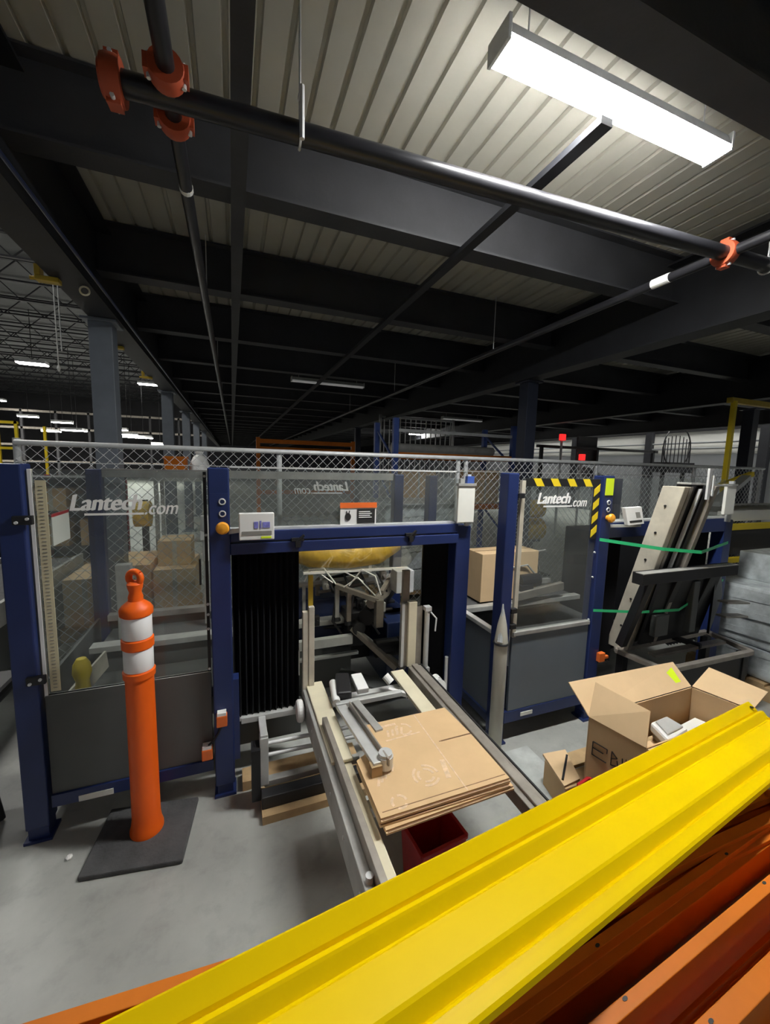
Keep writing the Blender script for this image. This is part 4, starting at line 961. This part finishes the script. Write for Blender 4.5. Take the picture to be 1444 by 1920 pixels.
rack_beam((-0.3, 0.50, 0.395), (2.0, 0.68, 0.385), 0.12, 0.10, 'orange rack beam in shade deep below the stack')
for i, (xx, h_) in enumerate(((0.15, 0.33), (1.75, 0.30))):
    sw = thing('saw_horse', 'dark steel trestle under the left part of the orange beams' if i == 0 else 'dark steel trestle under the right part of the orange beams', 'trestle', (xx, 0.4, 0))
    part('top_bar', G().box(xx - .04, xx + .04, -0.15, 0.95, h_ - .06, h_), 'black', sw)
    for yy in (-0.05, 0.85):
        part('leg', G().bar((xx, yy, h_ - .05), (xx - .12, yy, 0.0), .03, .03), 'black', sw); part('leg', G().bar((xx, yy, h_ - .05), (xx + .12, yy, 0.0), .03, .03), 'black', sw)

solo('paper_scrap', G().lathe([(0.004, 0.0), (0.012, 0.004), (0.013, 0.010), (0.006, 0.016)], (-0.659, 1.811, 0), 7), 'white', 'small crumpled white paper scrap on the floor left of the rubber base', 'litter', (-0.659, 1.811, 0))

# ================================================================== CHAIN-LINK FENCE
fe = thing('chain_link_fence', 'silver chain-link fence running behind both machines', 'fence', (2.0, 3.4, 0))
FX0, FX1, FY, FZ = -1.36, 7.2, 3.40, 1.74
wm = G(); pch = 0.076
n_ = int((FX1 - FX0 + FZ) / pch)
for i in range(n_ + 1):
    xs = FX0 - FZ + i * pch
    xa, za = (xs, 0.04) if xs >= FX0 else (FX0, 0.04 + FX0 - xs)
    xe, ze = (xs + FZ - .04, FZ) if xs + FZ - .04 <= FX1 else (FX1, 0.04 + FX1 - xs)
    if ze > za and xe > xa: wm.tube([(xa, FY, za), (xe, FY + 0.003, ze)], 0.0021, 3)
    xs = FX0 + i * pch
    xa, za = (xs, 0.04) if xs <= FX1 else (FX1, 0.04 + xs - FX1)
    xe, ze = (xs - FZ + .04, FZ) if xs - FZ + .04 >= FX0 else (FX0, 0.04 + xs - FX0)
    if ze > za and xe < xa: wm.tube([(xa, FY + .003, za), (xe, FY, ze)], 0.0021, 3)
part('wire_mesh', wm, 'mesh', fe, 'woven diamond wire mesh', kind='stuff')
part('top_rail', G().cyl((FX0, FY, FZ), (FX1, FY, FZ), 0.019, 12), 'galv', fe, smooth=True)
part('tension_wire', G().cyl((FX0, FY, FZ - .13), (FX1, FY, FZ - .13), 0.003, 6), 'galv', fe)
for xx in (FX0, 0.37, 2.10, 2.19, 3.95, 5.7, 7.2):
    p_ = part('fence_post', G().cyl((xx, FY + .03, 0), (xx, FY + .03, FZ + (.03 if xx == FX0 else 0)), 0.022, 12), 'galv', fe, smooth=True)
    part('post_plate', G().box(xx - .06, xx + .06, FY - .03, FY + .09, 0, .008), 'galv', p_)

# ================================================================== BEYOND THE FENCE
# tall blue pallet rack with orange beams and a grey pipe roll
rk = thing('pallet_rack', 'blue upright pallet rack with white top bar and orange beams behind the fence', 'rack', (3.65, 6.4, 0))
for xx in (2.45, 4.80):
    for yy in (6.0, 6.9):
        p_ = part('upright', G().box(xx, xx + .09, yy, yy + .08, 0.01, 2.42), 'blue2', rk, bevel=0.004)
        part('foot_plate', G().box(xx - .03, xx + .12, yy - .03, yy + .11, 0, .01), 'blue2', p_)
    br = G()
    for q in range(3): br.bar((xx + .045, 6.04, .3 + .7*q), (xx + .045, 6.94, .9 + .7*q), .03, .03)
    part('brace', br, 'blue2', rk)
part('top_bar', G().box(2.54, 4.80, 6.02, 6.06, 2.20, 2.25), 'galv', rk, 'pale top bar', bevel=0.003)
for zz in (1.77, 0.9):
    for yy in (6.0, 6.9): part('beam', G().box(2.54, 4.80, yy, yy + .05, zz, zz + .10), 'orange_steel', rk, bevel=0.003)
part('wire_shelf', G().box(2.54, 4.80, 6.05, 6.9, 1.86, 1.875).box(2.54, 4.80, 6.05, 6.9, .99, 1.0), 'galv', rk)
solo('pipe_roll', G().cyl((2.56, 6.35, 1.955), (4.62, 6.35, 1.955), 0.08, 20), 'alu_dull', 'long grey roll lying on top of the orange rack beam', 'roll', (3.6, 6.35, 1.955), smooth=True)
def carton(x0, x1, y0, y1, z0, z1, label, mat='card', group=None):
    t = thing('carton', label, 'box', ((x0+x1)/2, (y0+y1)/2, z0), group)
    part('body', G().box(x0, x1, y0, y1, z0, z1), mat, t, bevel=0.004)
    part('tape_seam', G().box(x0 - .001, x1 + .001, (y0+y1)/2 - .02, (y0+y1)/2 + .02, z1, z1 + .0015).box((x0+x1)/2 - .02, (x0+x1)/2 + .02, y0 - .0015, y0, z0, z1), 'cream2', t)
    return t
carton(2.7, 3.35, 6.2, 6.8, 1.0, 1.55, 'brown carton on the middle shelf of the blue rack, left', 'card')
carton(3.5, 4.0, 6.2, 6.8, 1.0, 1.45, 'grey wrapped carton on the middle shelf of the blue rack', 'wrap')
carton(4.1, 4.7, 6.2, 6.8, 1.0, 1.6, 'brown carton on the middle shelf of the blue rack, right', 'card_light')
def bg_pallet(x0, x1, y0, y1, label):
    t = thing('pallet', label, 'pallet', ((x0+x1)/2, (y0+y1)/2, 0))
    n = 6; st = (y1 - y0) / n
    for k in range(n): part('deck_board', G().box(x0, x1, y0 + st*k, y0 + st*k + st*.75, .10, .12), 'wood', t)
    for xx in (x0, (x0+x1)/2 - .05, x1 - .1): part('runner', G().box(xx, xx + .1, y0, y1 - .03, 0, .10), 'wood', t)
bg_pallet(-1.45, -0.35, 4.15, 4.95, 'wooden pallet under tan cartons behind the fence on the left')
carton(-1.43, -1.1, 4.2, 4.85, .12, .56, 'tan carton on the left pallet behind the fence, leftmost', 'card_light')
carton(-1.08, -0.74, 4.2, 4.85, .12, .66, 'tan carton on the left pallet behind the fence, middle', 'card')
carton(-0.72, -0.36, 4.2, 4.85, .12, .60, 'tan carton on the left pallet behind the fence, right', 'card_light')
carton(-0.70, -0.40, 4.35, 4.7, .602, .85, 'tan carton stacked on top of another behind the fence', 'card')
bg_pallet(0.1, 1.25, 4.0, 4.9, 'wooden pallet under film wrapped load behind the machine')
def wrapped(x0, x1, y0, y1, z0, z1, label, n=3):
    t = thing('wrapped_load', label, 'load', ((x0+x1)/2, (y0+y1)/2, z0))
    h = (z1 - z0) / n
    for k in range(n):
        e = 0.012 * (k % 2)
        part('layer', G().box(x0 + e, x1 - e, y0 + e, y1 - e, z0 + h*k + .004, z0 + h*(k+1)), 'wrap', t, bevel=0.02)
    w = G()
    for k in range(5):
        zq = z0 + (z1 - z0) * (k + .3) / 5
        w.bar((x0 - .004, y0 - .004, zq), (x1 + .004, y0 - .004, zq + .08), .004, .05); w.bar((x0 - .004, y0, zq + .04), (x0 - .004, y1, zq), .004, .05)
    part('film_band', w, 'wrap', t)
wrapped(0.12, 1.2, 4.05, 4.85, .12, 1.0, 'grey film wrapped load behind the machine mouth')
bg_pallet(1.6, 2.9, 4.2, 5.2, 'wooden pallet under film wrapped load left of the navy column')
wrapped(1.65, 2.85, 4.25, 5.15, .12, 1.2, 'grey film wrapped load behind the fence left of the navy column', 4)
# yellow drum stack and hose behind right door
yd = thing('hose_drum', 'ochre yellow hose drum on a stand seen through the taped door', 'drum', (4.35, 4.87, 0))
part('drum', G().cyl((4.2, 4.87, .72), (4.5, 4.87, .72), .17, 24), 'ochre', yd, smooth=False)
part('drum', G().cyl((4.2, 4.87, 1.04), (4.5, 4.87, 1.04), .14, 24), 'ochre', yd)
part('stand', G().bar((4.35, 4.87, 0), (4.35, 4.87, .56), .06, .06).box(4.1, 4.6, 4.67, 5.07, 0, .02).bar((4.18, 4.87, .54), (4.52, 4.87, .54), .05, .05).bar((4.18, 4.87, .54), (4.18, 4.87, 1.2), .02, .05), 'black', yd)
yb = thing('hose_reel', 'dull yellow reel on a post seen through the left door behind the fence', 'reel', (-0.95, 4.55, 0))
part('reel', G().cyl((-1.0, 4.98, 1.05), (-0.85, 4.98, 1.05), .14, 20), 'ochre', yb)
part('post', G().bar((-0.92, 5.06, 0), (-0.92, 5.06, 1.2), .06, .06), 'black', yb)
# shelving and equipment in the hall on the left
sh = thing('parts_shelving', 'dark shelving with red posts and brown boxes seen through the left door', 'shelving', (-2.2, 6.0, 0))
for xx in (-3.1, -2.25, -1.4):
    for yy in (5.7, 6.3): part('post', G().box(xx, xx + .05, yy, yy + .05, 0, 1.42), 'red', sh)
for zz in (0.12, 0.55, 0.98, 1.38): part('shelf', G().box(-3.1, -1.35, 5.7, 6.35, zz, zz + .03), 'wall_dark', sh)
part('back_panel', G().box(-3.08, -1.36, 6.30, 6.32, .1, 1.40), 'wall_dark', sh)
bn = 0
for zz in (0.15, 0.58, 1.01):
    for k in range(4):
        x0 = -3.0 + .42*k
        t = carton(x0, x0 + .30 + .04*((bn*3) % 3), 5.76, 6.2, zz, zz + .22 + .05*((bn*5) % 3), 'brown box, %s from the left on the %s shelf of the red posted shelving' % (('first', 'second', 'third', 'fourth')[k], {0.15: 'bottom', 0.58: 'middle', 1.01: 'upper'}[zz]), ('card', 'wall_dark', 'ochre', 'wood')[(k + bn) % 4], 'boxes on the red posted shelving')
    bn += 1
ge = thing('grey_cabinet', 'long low grey equipment cabinet beyond the left edge of the fence', 'cabinet', (-4.6, 6.4, 0))
part('body', G().box(-6.2, -3.2, 6.0, 6.8, .08, 1.25), 'charcoal', ge, bevel=0.01)
for k in range(4): part('door', G().box(-6.15 + .74*k, -5.46 + .74*k, 5.98, 6.0, .14, 1.20), 'grey_panel', ge, bevel=0.004)
part('plinth', G().box(-6.2, -3.2, 6.05, 6.75, 0, .08), 'black', ge)
rl = thing('dark_conveyor', 'dark flat belt conveyor running away on the left of the blue machine', 'conveyor', (-1.75, 3.6, 0))
part('belt', G().box(-2.1, -1.5, 2.7, 4.9, .58, .62), 'rubber', rl, bevel=0.01)
for xx in (-2.13, -1.5): part('side_rail', G().box(xx, xx + .03, 2.7, 4.9, .50, .66), 'alu_dull', rl)
for yy in (2.9, 4.6):
    for xx in (-2.12, -1.52): part('leg', G().box(xx, xx + .05, yy, yy + .05, 0, .52), 'charcoal', rl)
part('lower_cover', G().box(-2.08, -1.5, 2.75, 4.85, .15, .48), 'charcoal', rl)
# orange box and white bags on a stack
ob = thing('parts_bin', 'orange parts bin standing on a steel stand behind the left door', 'bin', (-0.56, 5.2, 1.45))
part('body', G().box(-0.72, -0.50, 5.1, 5.35, 1.45, 1.68), 'orange_steel', ob, bevel=0.01)
part('lip', G().box(-0.73, -0.49, 5.09, 5.36, 1.66, 1.69), 'orange_steel', ob)
wb = thing('white_bag', 'crumpled white bag standing beside the orange parts bin behind the fence', 'bag', (-0.36, 5.2, 1.45))
part('body', G().lathe([(.08, 0), (.12, .05), (.11, .15), (.07, .24), (.03, .27)], (-0.36, 5.2, 1.45), 9), 'white', wb, smooth=True)
part('neck', G().lathe([(.03, .26), (.05, .30), (.02, .31)], (-0.36, 5.2, 1.45), 9), 'white', wb)
sd = thing('steel_stand', 'grey steel stand holding the orange parts bin and white bag behind the fence', 'stand', (-0.5, 5.25, 0))
part('table_top', G().box(-0.85, -0.15, 5.0, 5.5, 1.41, 1.45), 'alu_dull', sd)
for xx in (-0.82, -0.2):
    for yy in (5.03, 5.45): part('leg', G().box(xx, xx + .04, yy, yy + .04, 0, 1.41), 'alu_dull', sd)
part('shelf', G().box(-0.82, -0.18, 5.03, 5.47, 0.7, 0.73), 'alu_dull', sd)
# wire partition further back
wp = thing('wire_partition', 'upright wire partition panel behind the blue rack', 'partition', (4.2, 9.0, 0))
for xx in (3.3, 5.3): part('post', G().box(xx, xx + .05, 9.0, 9.05, 0, 2.85), 'galv', wp)
for k in range(14): part('bar', G().box(3.42 + .14*k, 3.44 + .14*k, 9.02, 9.04, 1.2, 2.8), 'galv', wp)
part('rail', G().box(3.3, 5.35, 9.0, 9.05, 2.78, 2.82).box(3.3, 5.35, 9.0, 9.05, 1.2, 1.24), 'galv', wp)
ot = thing('orange_rack', 'far rack of orange beams beyond the blue rack', 'rack', (2.2, 11, 0))
for xx in (0.6, 3.2):
    part('upright', G().box(xx, xx + .1, 11, 11.1, 0, 2.3), 'orange_steel', ot)
for zz in (0.8, 1.95, 2.15): part('beam', G().box(.7, 3.2, 11, 11.06, zz, zz + .11), 'orange_steel', ot)
# right: machinery silhouettes in front of the white wall
gm = thing('wire_cage', 'black wire cage unit on a stand in front of the white wall', 'cage', (12.4, 8.0, 0))
for k in range(12):
    a = math.pi * k / 11
    part('wire', G().tube([(12.4 + .62*math.cos(a), 8.0, 1.8), (12.4 + .62*math.cos(a), 8.0, 2.40 + .35*math.sin(a))], .014, 5), 'black', gm)
part('top_hoop', G().torus((12.4, 8.0, 2.40), (0, 1, 0), .60, .02, 24, 5, 0, 2*math.pi), 'black', gm)
part('motor_box', G().box(11.85, 12.95, 7.8, 8.3, 1.65, 1.95), 'black', gm)
for xx in (11.9, 12.8): part('leg', G().box(xx, xx + .08, 8.0, 8.08, 0, 1.66), 'black', gm)
pb = thing('pipe_bridge', 'dark pipe frame spanning in front of the white wall', 'frame', (9.5, 8, 0))
part('beam', G().box(7.2, 11.6, 8.0, 8.08, 2.20, 2.27), 'black', pb); part('beam', G().box(7.4, 11.2, 8.0, 8.05, 1.8, 1.84), 'girder', pb)
for xx in (7.3, 9.2, 11.4): part('post', G().box(xx, xx + .07, 8.0, 8.07, 0, 2.27), 'girder', pb)
part('chute', G().prism([(9.0, 8.1, 1.75), (10.0, 8.1, 1.4), (10.0, 8.1, 1.2), (9.0, 8.1, 1.5)], (0, .3, 0)), 'wall_grey', pb)
part('panel', G().box(8.6, 9.3, 8.1, 8.14, 1.9, 2.55), 'wall_dark', pb)
for (xx, zz, lb) in ((7.84, 2.46, 'red lamp box on a post in front of the white wall, upper'), (8.55, 1.98, 'red lamp box on a post in front of the white wall, lower')):
    t = thing('red_lamp', lb, 'lamp', (xx, 7.9, 0))
    part('lamp_box', G().box(xx - .08, xx + .08, 7.84, 7.92, zz - .07, zz + .09), 'red_lamp', t, bevel=0.01)
    part('post', G().cyl((xx, 7.9, 0), (xx, 7.9, zz - .07), .03, 8), 'galv', t)
# yellow gantry post
yp = thing('gantry_post', 'tall thin yellow gantry post with arm at the right edge', 'post', (5.62, 3.05, 0))
part('post', G().box(5.595, 5.645, 3.0, 3.05, .015, 2.52), 'hazard_yellow', yp, bevel=0.005)
part('arm', G().box(5.57, 6.9, 3.02, 3.08, 2.50, 2.56), 'yellow_dirty', yp)
part('base_plate', G().box(5.5, 5.74, 2.93, 3.17, 0, .015), 'yellow_dirty', yp)
# conveyor at the right edge
cv = thing('roller_conveyor', 'yellow and white roller conveyor at the right edge behind the machines', 'conveyor', (5.4, 2.5, 0))
part('side_rail', G().box(4.3, 6.6, 2.30, 2.34, 1.20, 1.30), 'paper', cv, 'white side rail', bevel=0.003)
part('side_rail', G().box(4.3, 6.6, 2.86, 2.90, 1.20, 1.30), 'paper', cv)
part('guard_bar', G().box(4.3, 6.6, 2.26, 2.30, 1.12, 1.18), 'hazard_yellow', cv, 'yellow bar under the side rail', bevel=0.003)
part('lower_bar', G().box(4.3, 6.6, 2.26, 2.30, 0.80, 0.85), 'hazard_yellow', cv, 'lower yellow bar', bevel=0.003)
part('dark_panel', G().box(4.32, 6.6, 2.36, 2.38, 0.85, 1.12), 'wall_dark', cv)
rollers = G()
for k in range(20): part('roller', G().cyl((4.36 + .112*k, 2.34, 1.26), (4.36 + .112*k, 2.86, 1.26), .025, 10), 'alu_dull', cv)
for xx in (4.4, 5.5, 6.5):
    for yy in (2.3, 2.86): part('leg', G().box(xx, xx + .06, yy, yy + .05, 0, 1.2), 'alu_dull', cv)
part('incline_arm', G().bar((4.35, 2.4, 1.36), (5.2, 2.6, 1.62), .08, .05), 'alu', cv)
part('incline_arm', G().bar((4.35, 2.75, 1.34), (5.6, 2.75, 1.66), .05, .05), 'hazard_yellow', cv)
# wrapped pallet at the right edge
bg_pallet(3.62, 4.6, 1.25, 2.1, 'pallet under the film wrapped grey load at the right edge')
wrapped(3.66, 4.55, 1.3, 2.05, .12, .80, 'grey film wrapped load at the right edge beside the folded magazine', 3)
wp2 = solo('steel_angle', G().prism([(3.70, 1.36, .80), (3.78, 1.36, .80), (3.78, 1.36, 1.12), (3.70, 1.36, 1.12)], (0, .02, 0)).prism([(3.70, 1.36, .80), (3.72, 1.36, .80), (3.72, 1.36, 1.12), (3.70, 1.36, 1.12)], (0, .1, 0)), 'alu', 'perforated steel angle standing on the film wrapped load at the right edge', 'bracket', (3.74, 1.4, .80))
carton(3.95, 4.5, 1.4, 1.95, .80, 1.02, 'grey wrapped parcel on top of the wrapped load at the right edge', 'wrap')

# left: yellow stairs, lit lamps, hanging cords, yellow clamps
ys = thing('stairway', 'yellow steel stairway with sloping handrails at the far left', 'stairs', (-4.4, 8.5, 0))
for yy in (8.2, 9.2):
    part('stringer', G().bar((-5.7, yy, 0.05), (-3.95, yy, 1.20), .05, .2), 'yellow_dirty', ys)
    part('handrail', G().bar((-5.7, yy, 1.05), (-3.95, yy, 2.20), .05, .05), 'hazard_yellow', ys)
    part('mid_rail', G().bar((-5.7, yy, .60), (-3.95, yy, 1.75), .04, .04), 'hazard_yellow', ys)
    for k in range(5):
        xx = -5.65 + .4*k; zz = (xx + 5.7) * 1.15/1.75 + .05
        part('baluster', G().box(xx, xx + .04, yy - .02, yy + .02, zz, zz + 1.0), 'hazard_yellow', ys)
for k in range(6):
    part('tread', G().box(-5.6 + .27*k, -5.35 + .27*k, 8.22, 9.18, .16 + .18*k, .19 + .18*k), 'alu_dull', ys)
part('landing', G().box(-3.95, -3.2, 8.1, 9.3, 1.14, 1.2), 'yellow_dirty', ys)
for xx in (-3.93, -3.25):
    for yy in (8.15, 9.2): part('leg', G().box(xx, xx + .06, yy, yy + .06, 0, 1.14), 'yellow_dirty', ys); part('guard_post', G().box(xx, xx + .04, yy, yy + .04, 1.2, 2.2), 'hazard_yellow', ys)
for zz in (2.16, 1.75): part('guard_rail', G().box(-3.95, -3.2, 8.15, 8.19, zz, zz + .04), 'hazard_yellow', ys)
def high_bay(loc, label, s=1.0, top=7.55, mat='highbay'):
    t = thing('high_bay_lamp', label, 'ceiling light', loc, 'lit lamps of the far warehouse hall')
    x0, y0, z0 = loc
    part('lens', G().box(x0 - .6*s, x0 + .6*s, y0 - .2, y0 + .2, z0, z0 + .04), mat, t, 'glowing lens')
    part('housing', G().box(x0 - .62*s, x0 + .62*s, y0 - .22, y0 + .22, z0 + .04, z0 + .16), 'alu', t)
    part('cord', G().cyl((x0, y0, z0 + .16), (x0, y0, top), .015, 6), 'black', t)
lamps = [(-4.55, 27.5, 6.0), (-17.5, 30, 4.4), (-16.0, 31, 4.8), (-15.3, 33, 4.0), (-13.6, 30, 3.6), (-12.4, 28, 3.55), (-12.0, 32, 4.1), (-9.6, 30, 3.7), (-8.9, 30, 3.25), (-8.2, 27, 3.1), (-7.6, 31, 4.0),
         (-6.3, 28, 3.3), (-5.6, 27, 3.0), (-5.0, 28, 2.9), (-4.4, 30, 2.6), (-6.0, 30, 3.0), (-11.2, 33, 3.3), (-19, 33, 4.2), (-14.4, 34, 5.2)]
names = ['nearest bright lamp beside the second grey column', 'far lamp low over the yellow stairway', 'far lamp above the left end of the fence', 'far lamp of the hall, small and low on the left', 'far lamp over the left guard door',
         'far lamp close to the first grey column, lower', 'far lamp close to the first grey column, upper', 'far lamp right behind the first grey column', 'far low lamp behind the first grey column', 'far lamp just right of the first grey column',
         'far high lamp right of the first grey column', 'far lamp in the row between the two left columns, first', 'far lamp in the row between the two left columns, second', 'far lamp in the row between the two left columns, third', 'far lamp lowest between the two left columns', 'far lamp in the middle between the two left columns',
         'far lamp left of the first grey column, low', 'far lamp at the left edge of the picture', 'far lamp highest on the left']
for l_, nme in zip(lamps, names): high_bay(l_, 'lit white ' + nme, 0.8)
high_bay((-7.6, 21, 5.4), 'dim white lamp left of the first grey column, high', 0.8)
bk = thing('far_racking', 'dark storage racking far across the warehouse hall', 'rack', (-12, 36, 0))
for k in range(14): part('upright', G().box(-28 + 2.0*k, -27.85 + 2.0*k, 36, 36.2, 0, 5.0), 'wall_dark', bk)
for zz in (1.2, 2.4, 3.6, 4.8): part('beam', G().box(-28, -1.9, 36, 36.1, zz, zz + .15), 'steel_brown', bk)
cr = thing('pull_cord', 'pair of thin white pull cords hanging left of the first grey column', 'cord', (-1.58, 5.0, 2.48))
part('cord', G().cyl((-1.60, 5.0, 2.55), (-1.60, 5.0, 6.9), .006, 6), 'white', cr); part('cord', G().cyl((-1.565, 5.0, 2.70), (-1.565, 5.0, 6.9), .006, 6), 'white', cr)
part('pull_bead', G().lathe([(.008, 0), (.018, .03), (.008, .06)], (-1.60, 5.0, 2.50), 10), 'white', cr)
for (xx, yy, lb) in ((-1.06, 3.15, 'yellow beam clamp on the left girder, nearest'), (-1.06, 4.7, 'small yellow beam clamp on the left girder, second'), (-1.06, 6.2, 'small yellow beam clamp on the left girder, third')):
    t = thing('beam_clamp', lb, 'clamp', (xx, yy, 2.7))
    part('jaw', G().box(xx - .03, xx + .09, yy - .03, yy + .03, 2.71, 2.738).box(xx - .03, xx + .0, yy - .03, yy + .03, 2.738, 2.80), 'yellow_dirty', t, bevel=0.004)
    part('screw', G().cyl((xx - .06, yy, 2.725), (xx - .03, yy, 2.725), .012, 8), 'yellow_dirty', t)
rc = solo('cable_ring', G().torus((-0.86, 3.2, 2.71), (0, 1, 0), .026, .006, 16, 6), 'cream', 'small pale cable ring under the left girder beside the yellow clamp', 'ring', (-0.86, 3.2, 2.71))
lc = thing('office_chair', 'black chair legs just showing at the left edge by the blue post', 'chair', (-1.25, 2.3, 0))
part('seat', G().box(-1.50, -1.05, 2.1, 2.55, .47, .53), 'black', lc, bevel=0.02)
part('backrest', G().box(-1.52, -1.47, 2.12, 2.53, .62, 1.0), 'black', lc, bevel=0.02)
part('back_post', G().bar((-1.50, 2.32, .5), (-1.50, 2.32, .7), .04, .04), 'black', lc)
for sx, sy in ((-1.48, 2.12), (-1.07, 2.12), (-1.48, 2.53), (-1.07, 2.53)):
    part('leg', G().tube([(sx, sy, .48), (sx + (.06 if sx > -1.2 else -.06), sy, .01)], .018, 8), 'black', lc)

for l_, lb in (((-4.2, 4.0, 7.0), 'added fill lamp over the hall left of the machines'), ((-4.2, 7.5, 7.0), 'added fill lamp over the hall left of the chain-link fence end'), ((-6.5, 9.5, 7.0), 'added fill lamp over the hall left of the stairway'), ((-4.2, 11.0, 7.0), 'added fill lamp over the hall beyond the stairway'),  # fill lamps added to brighten floor and background from the left
               ((12.3, 2.0, 6.7), 'added fill lamp over the right side aisle, nearest'), ((12.3, 8.0, 6.7), 'added fill lamp over the right side aisle, second'), ((12.3, 15.0, 6.7), 'added fill lamp over the right side aisle, third')):  # hidden lamps added to brighten the white side wall
    high_bay(l_, lb, 1.0 if l_[0] < 0 else 2.6, 7.55 if l_[0] < 0 else 7.0, 'hall')
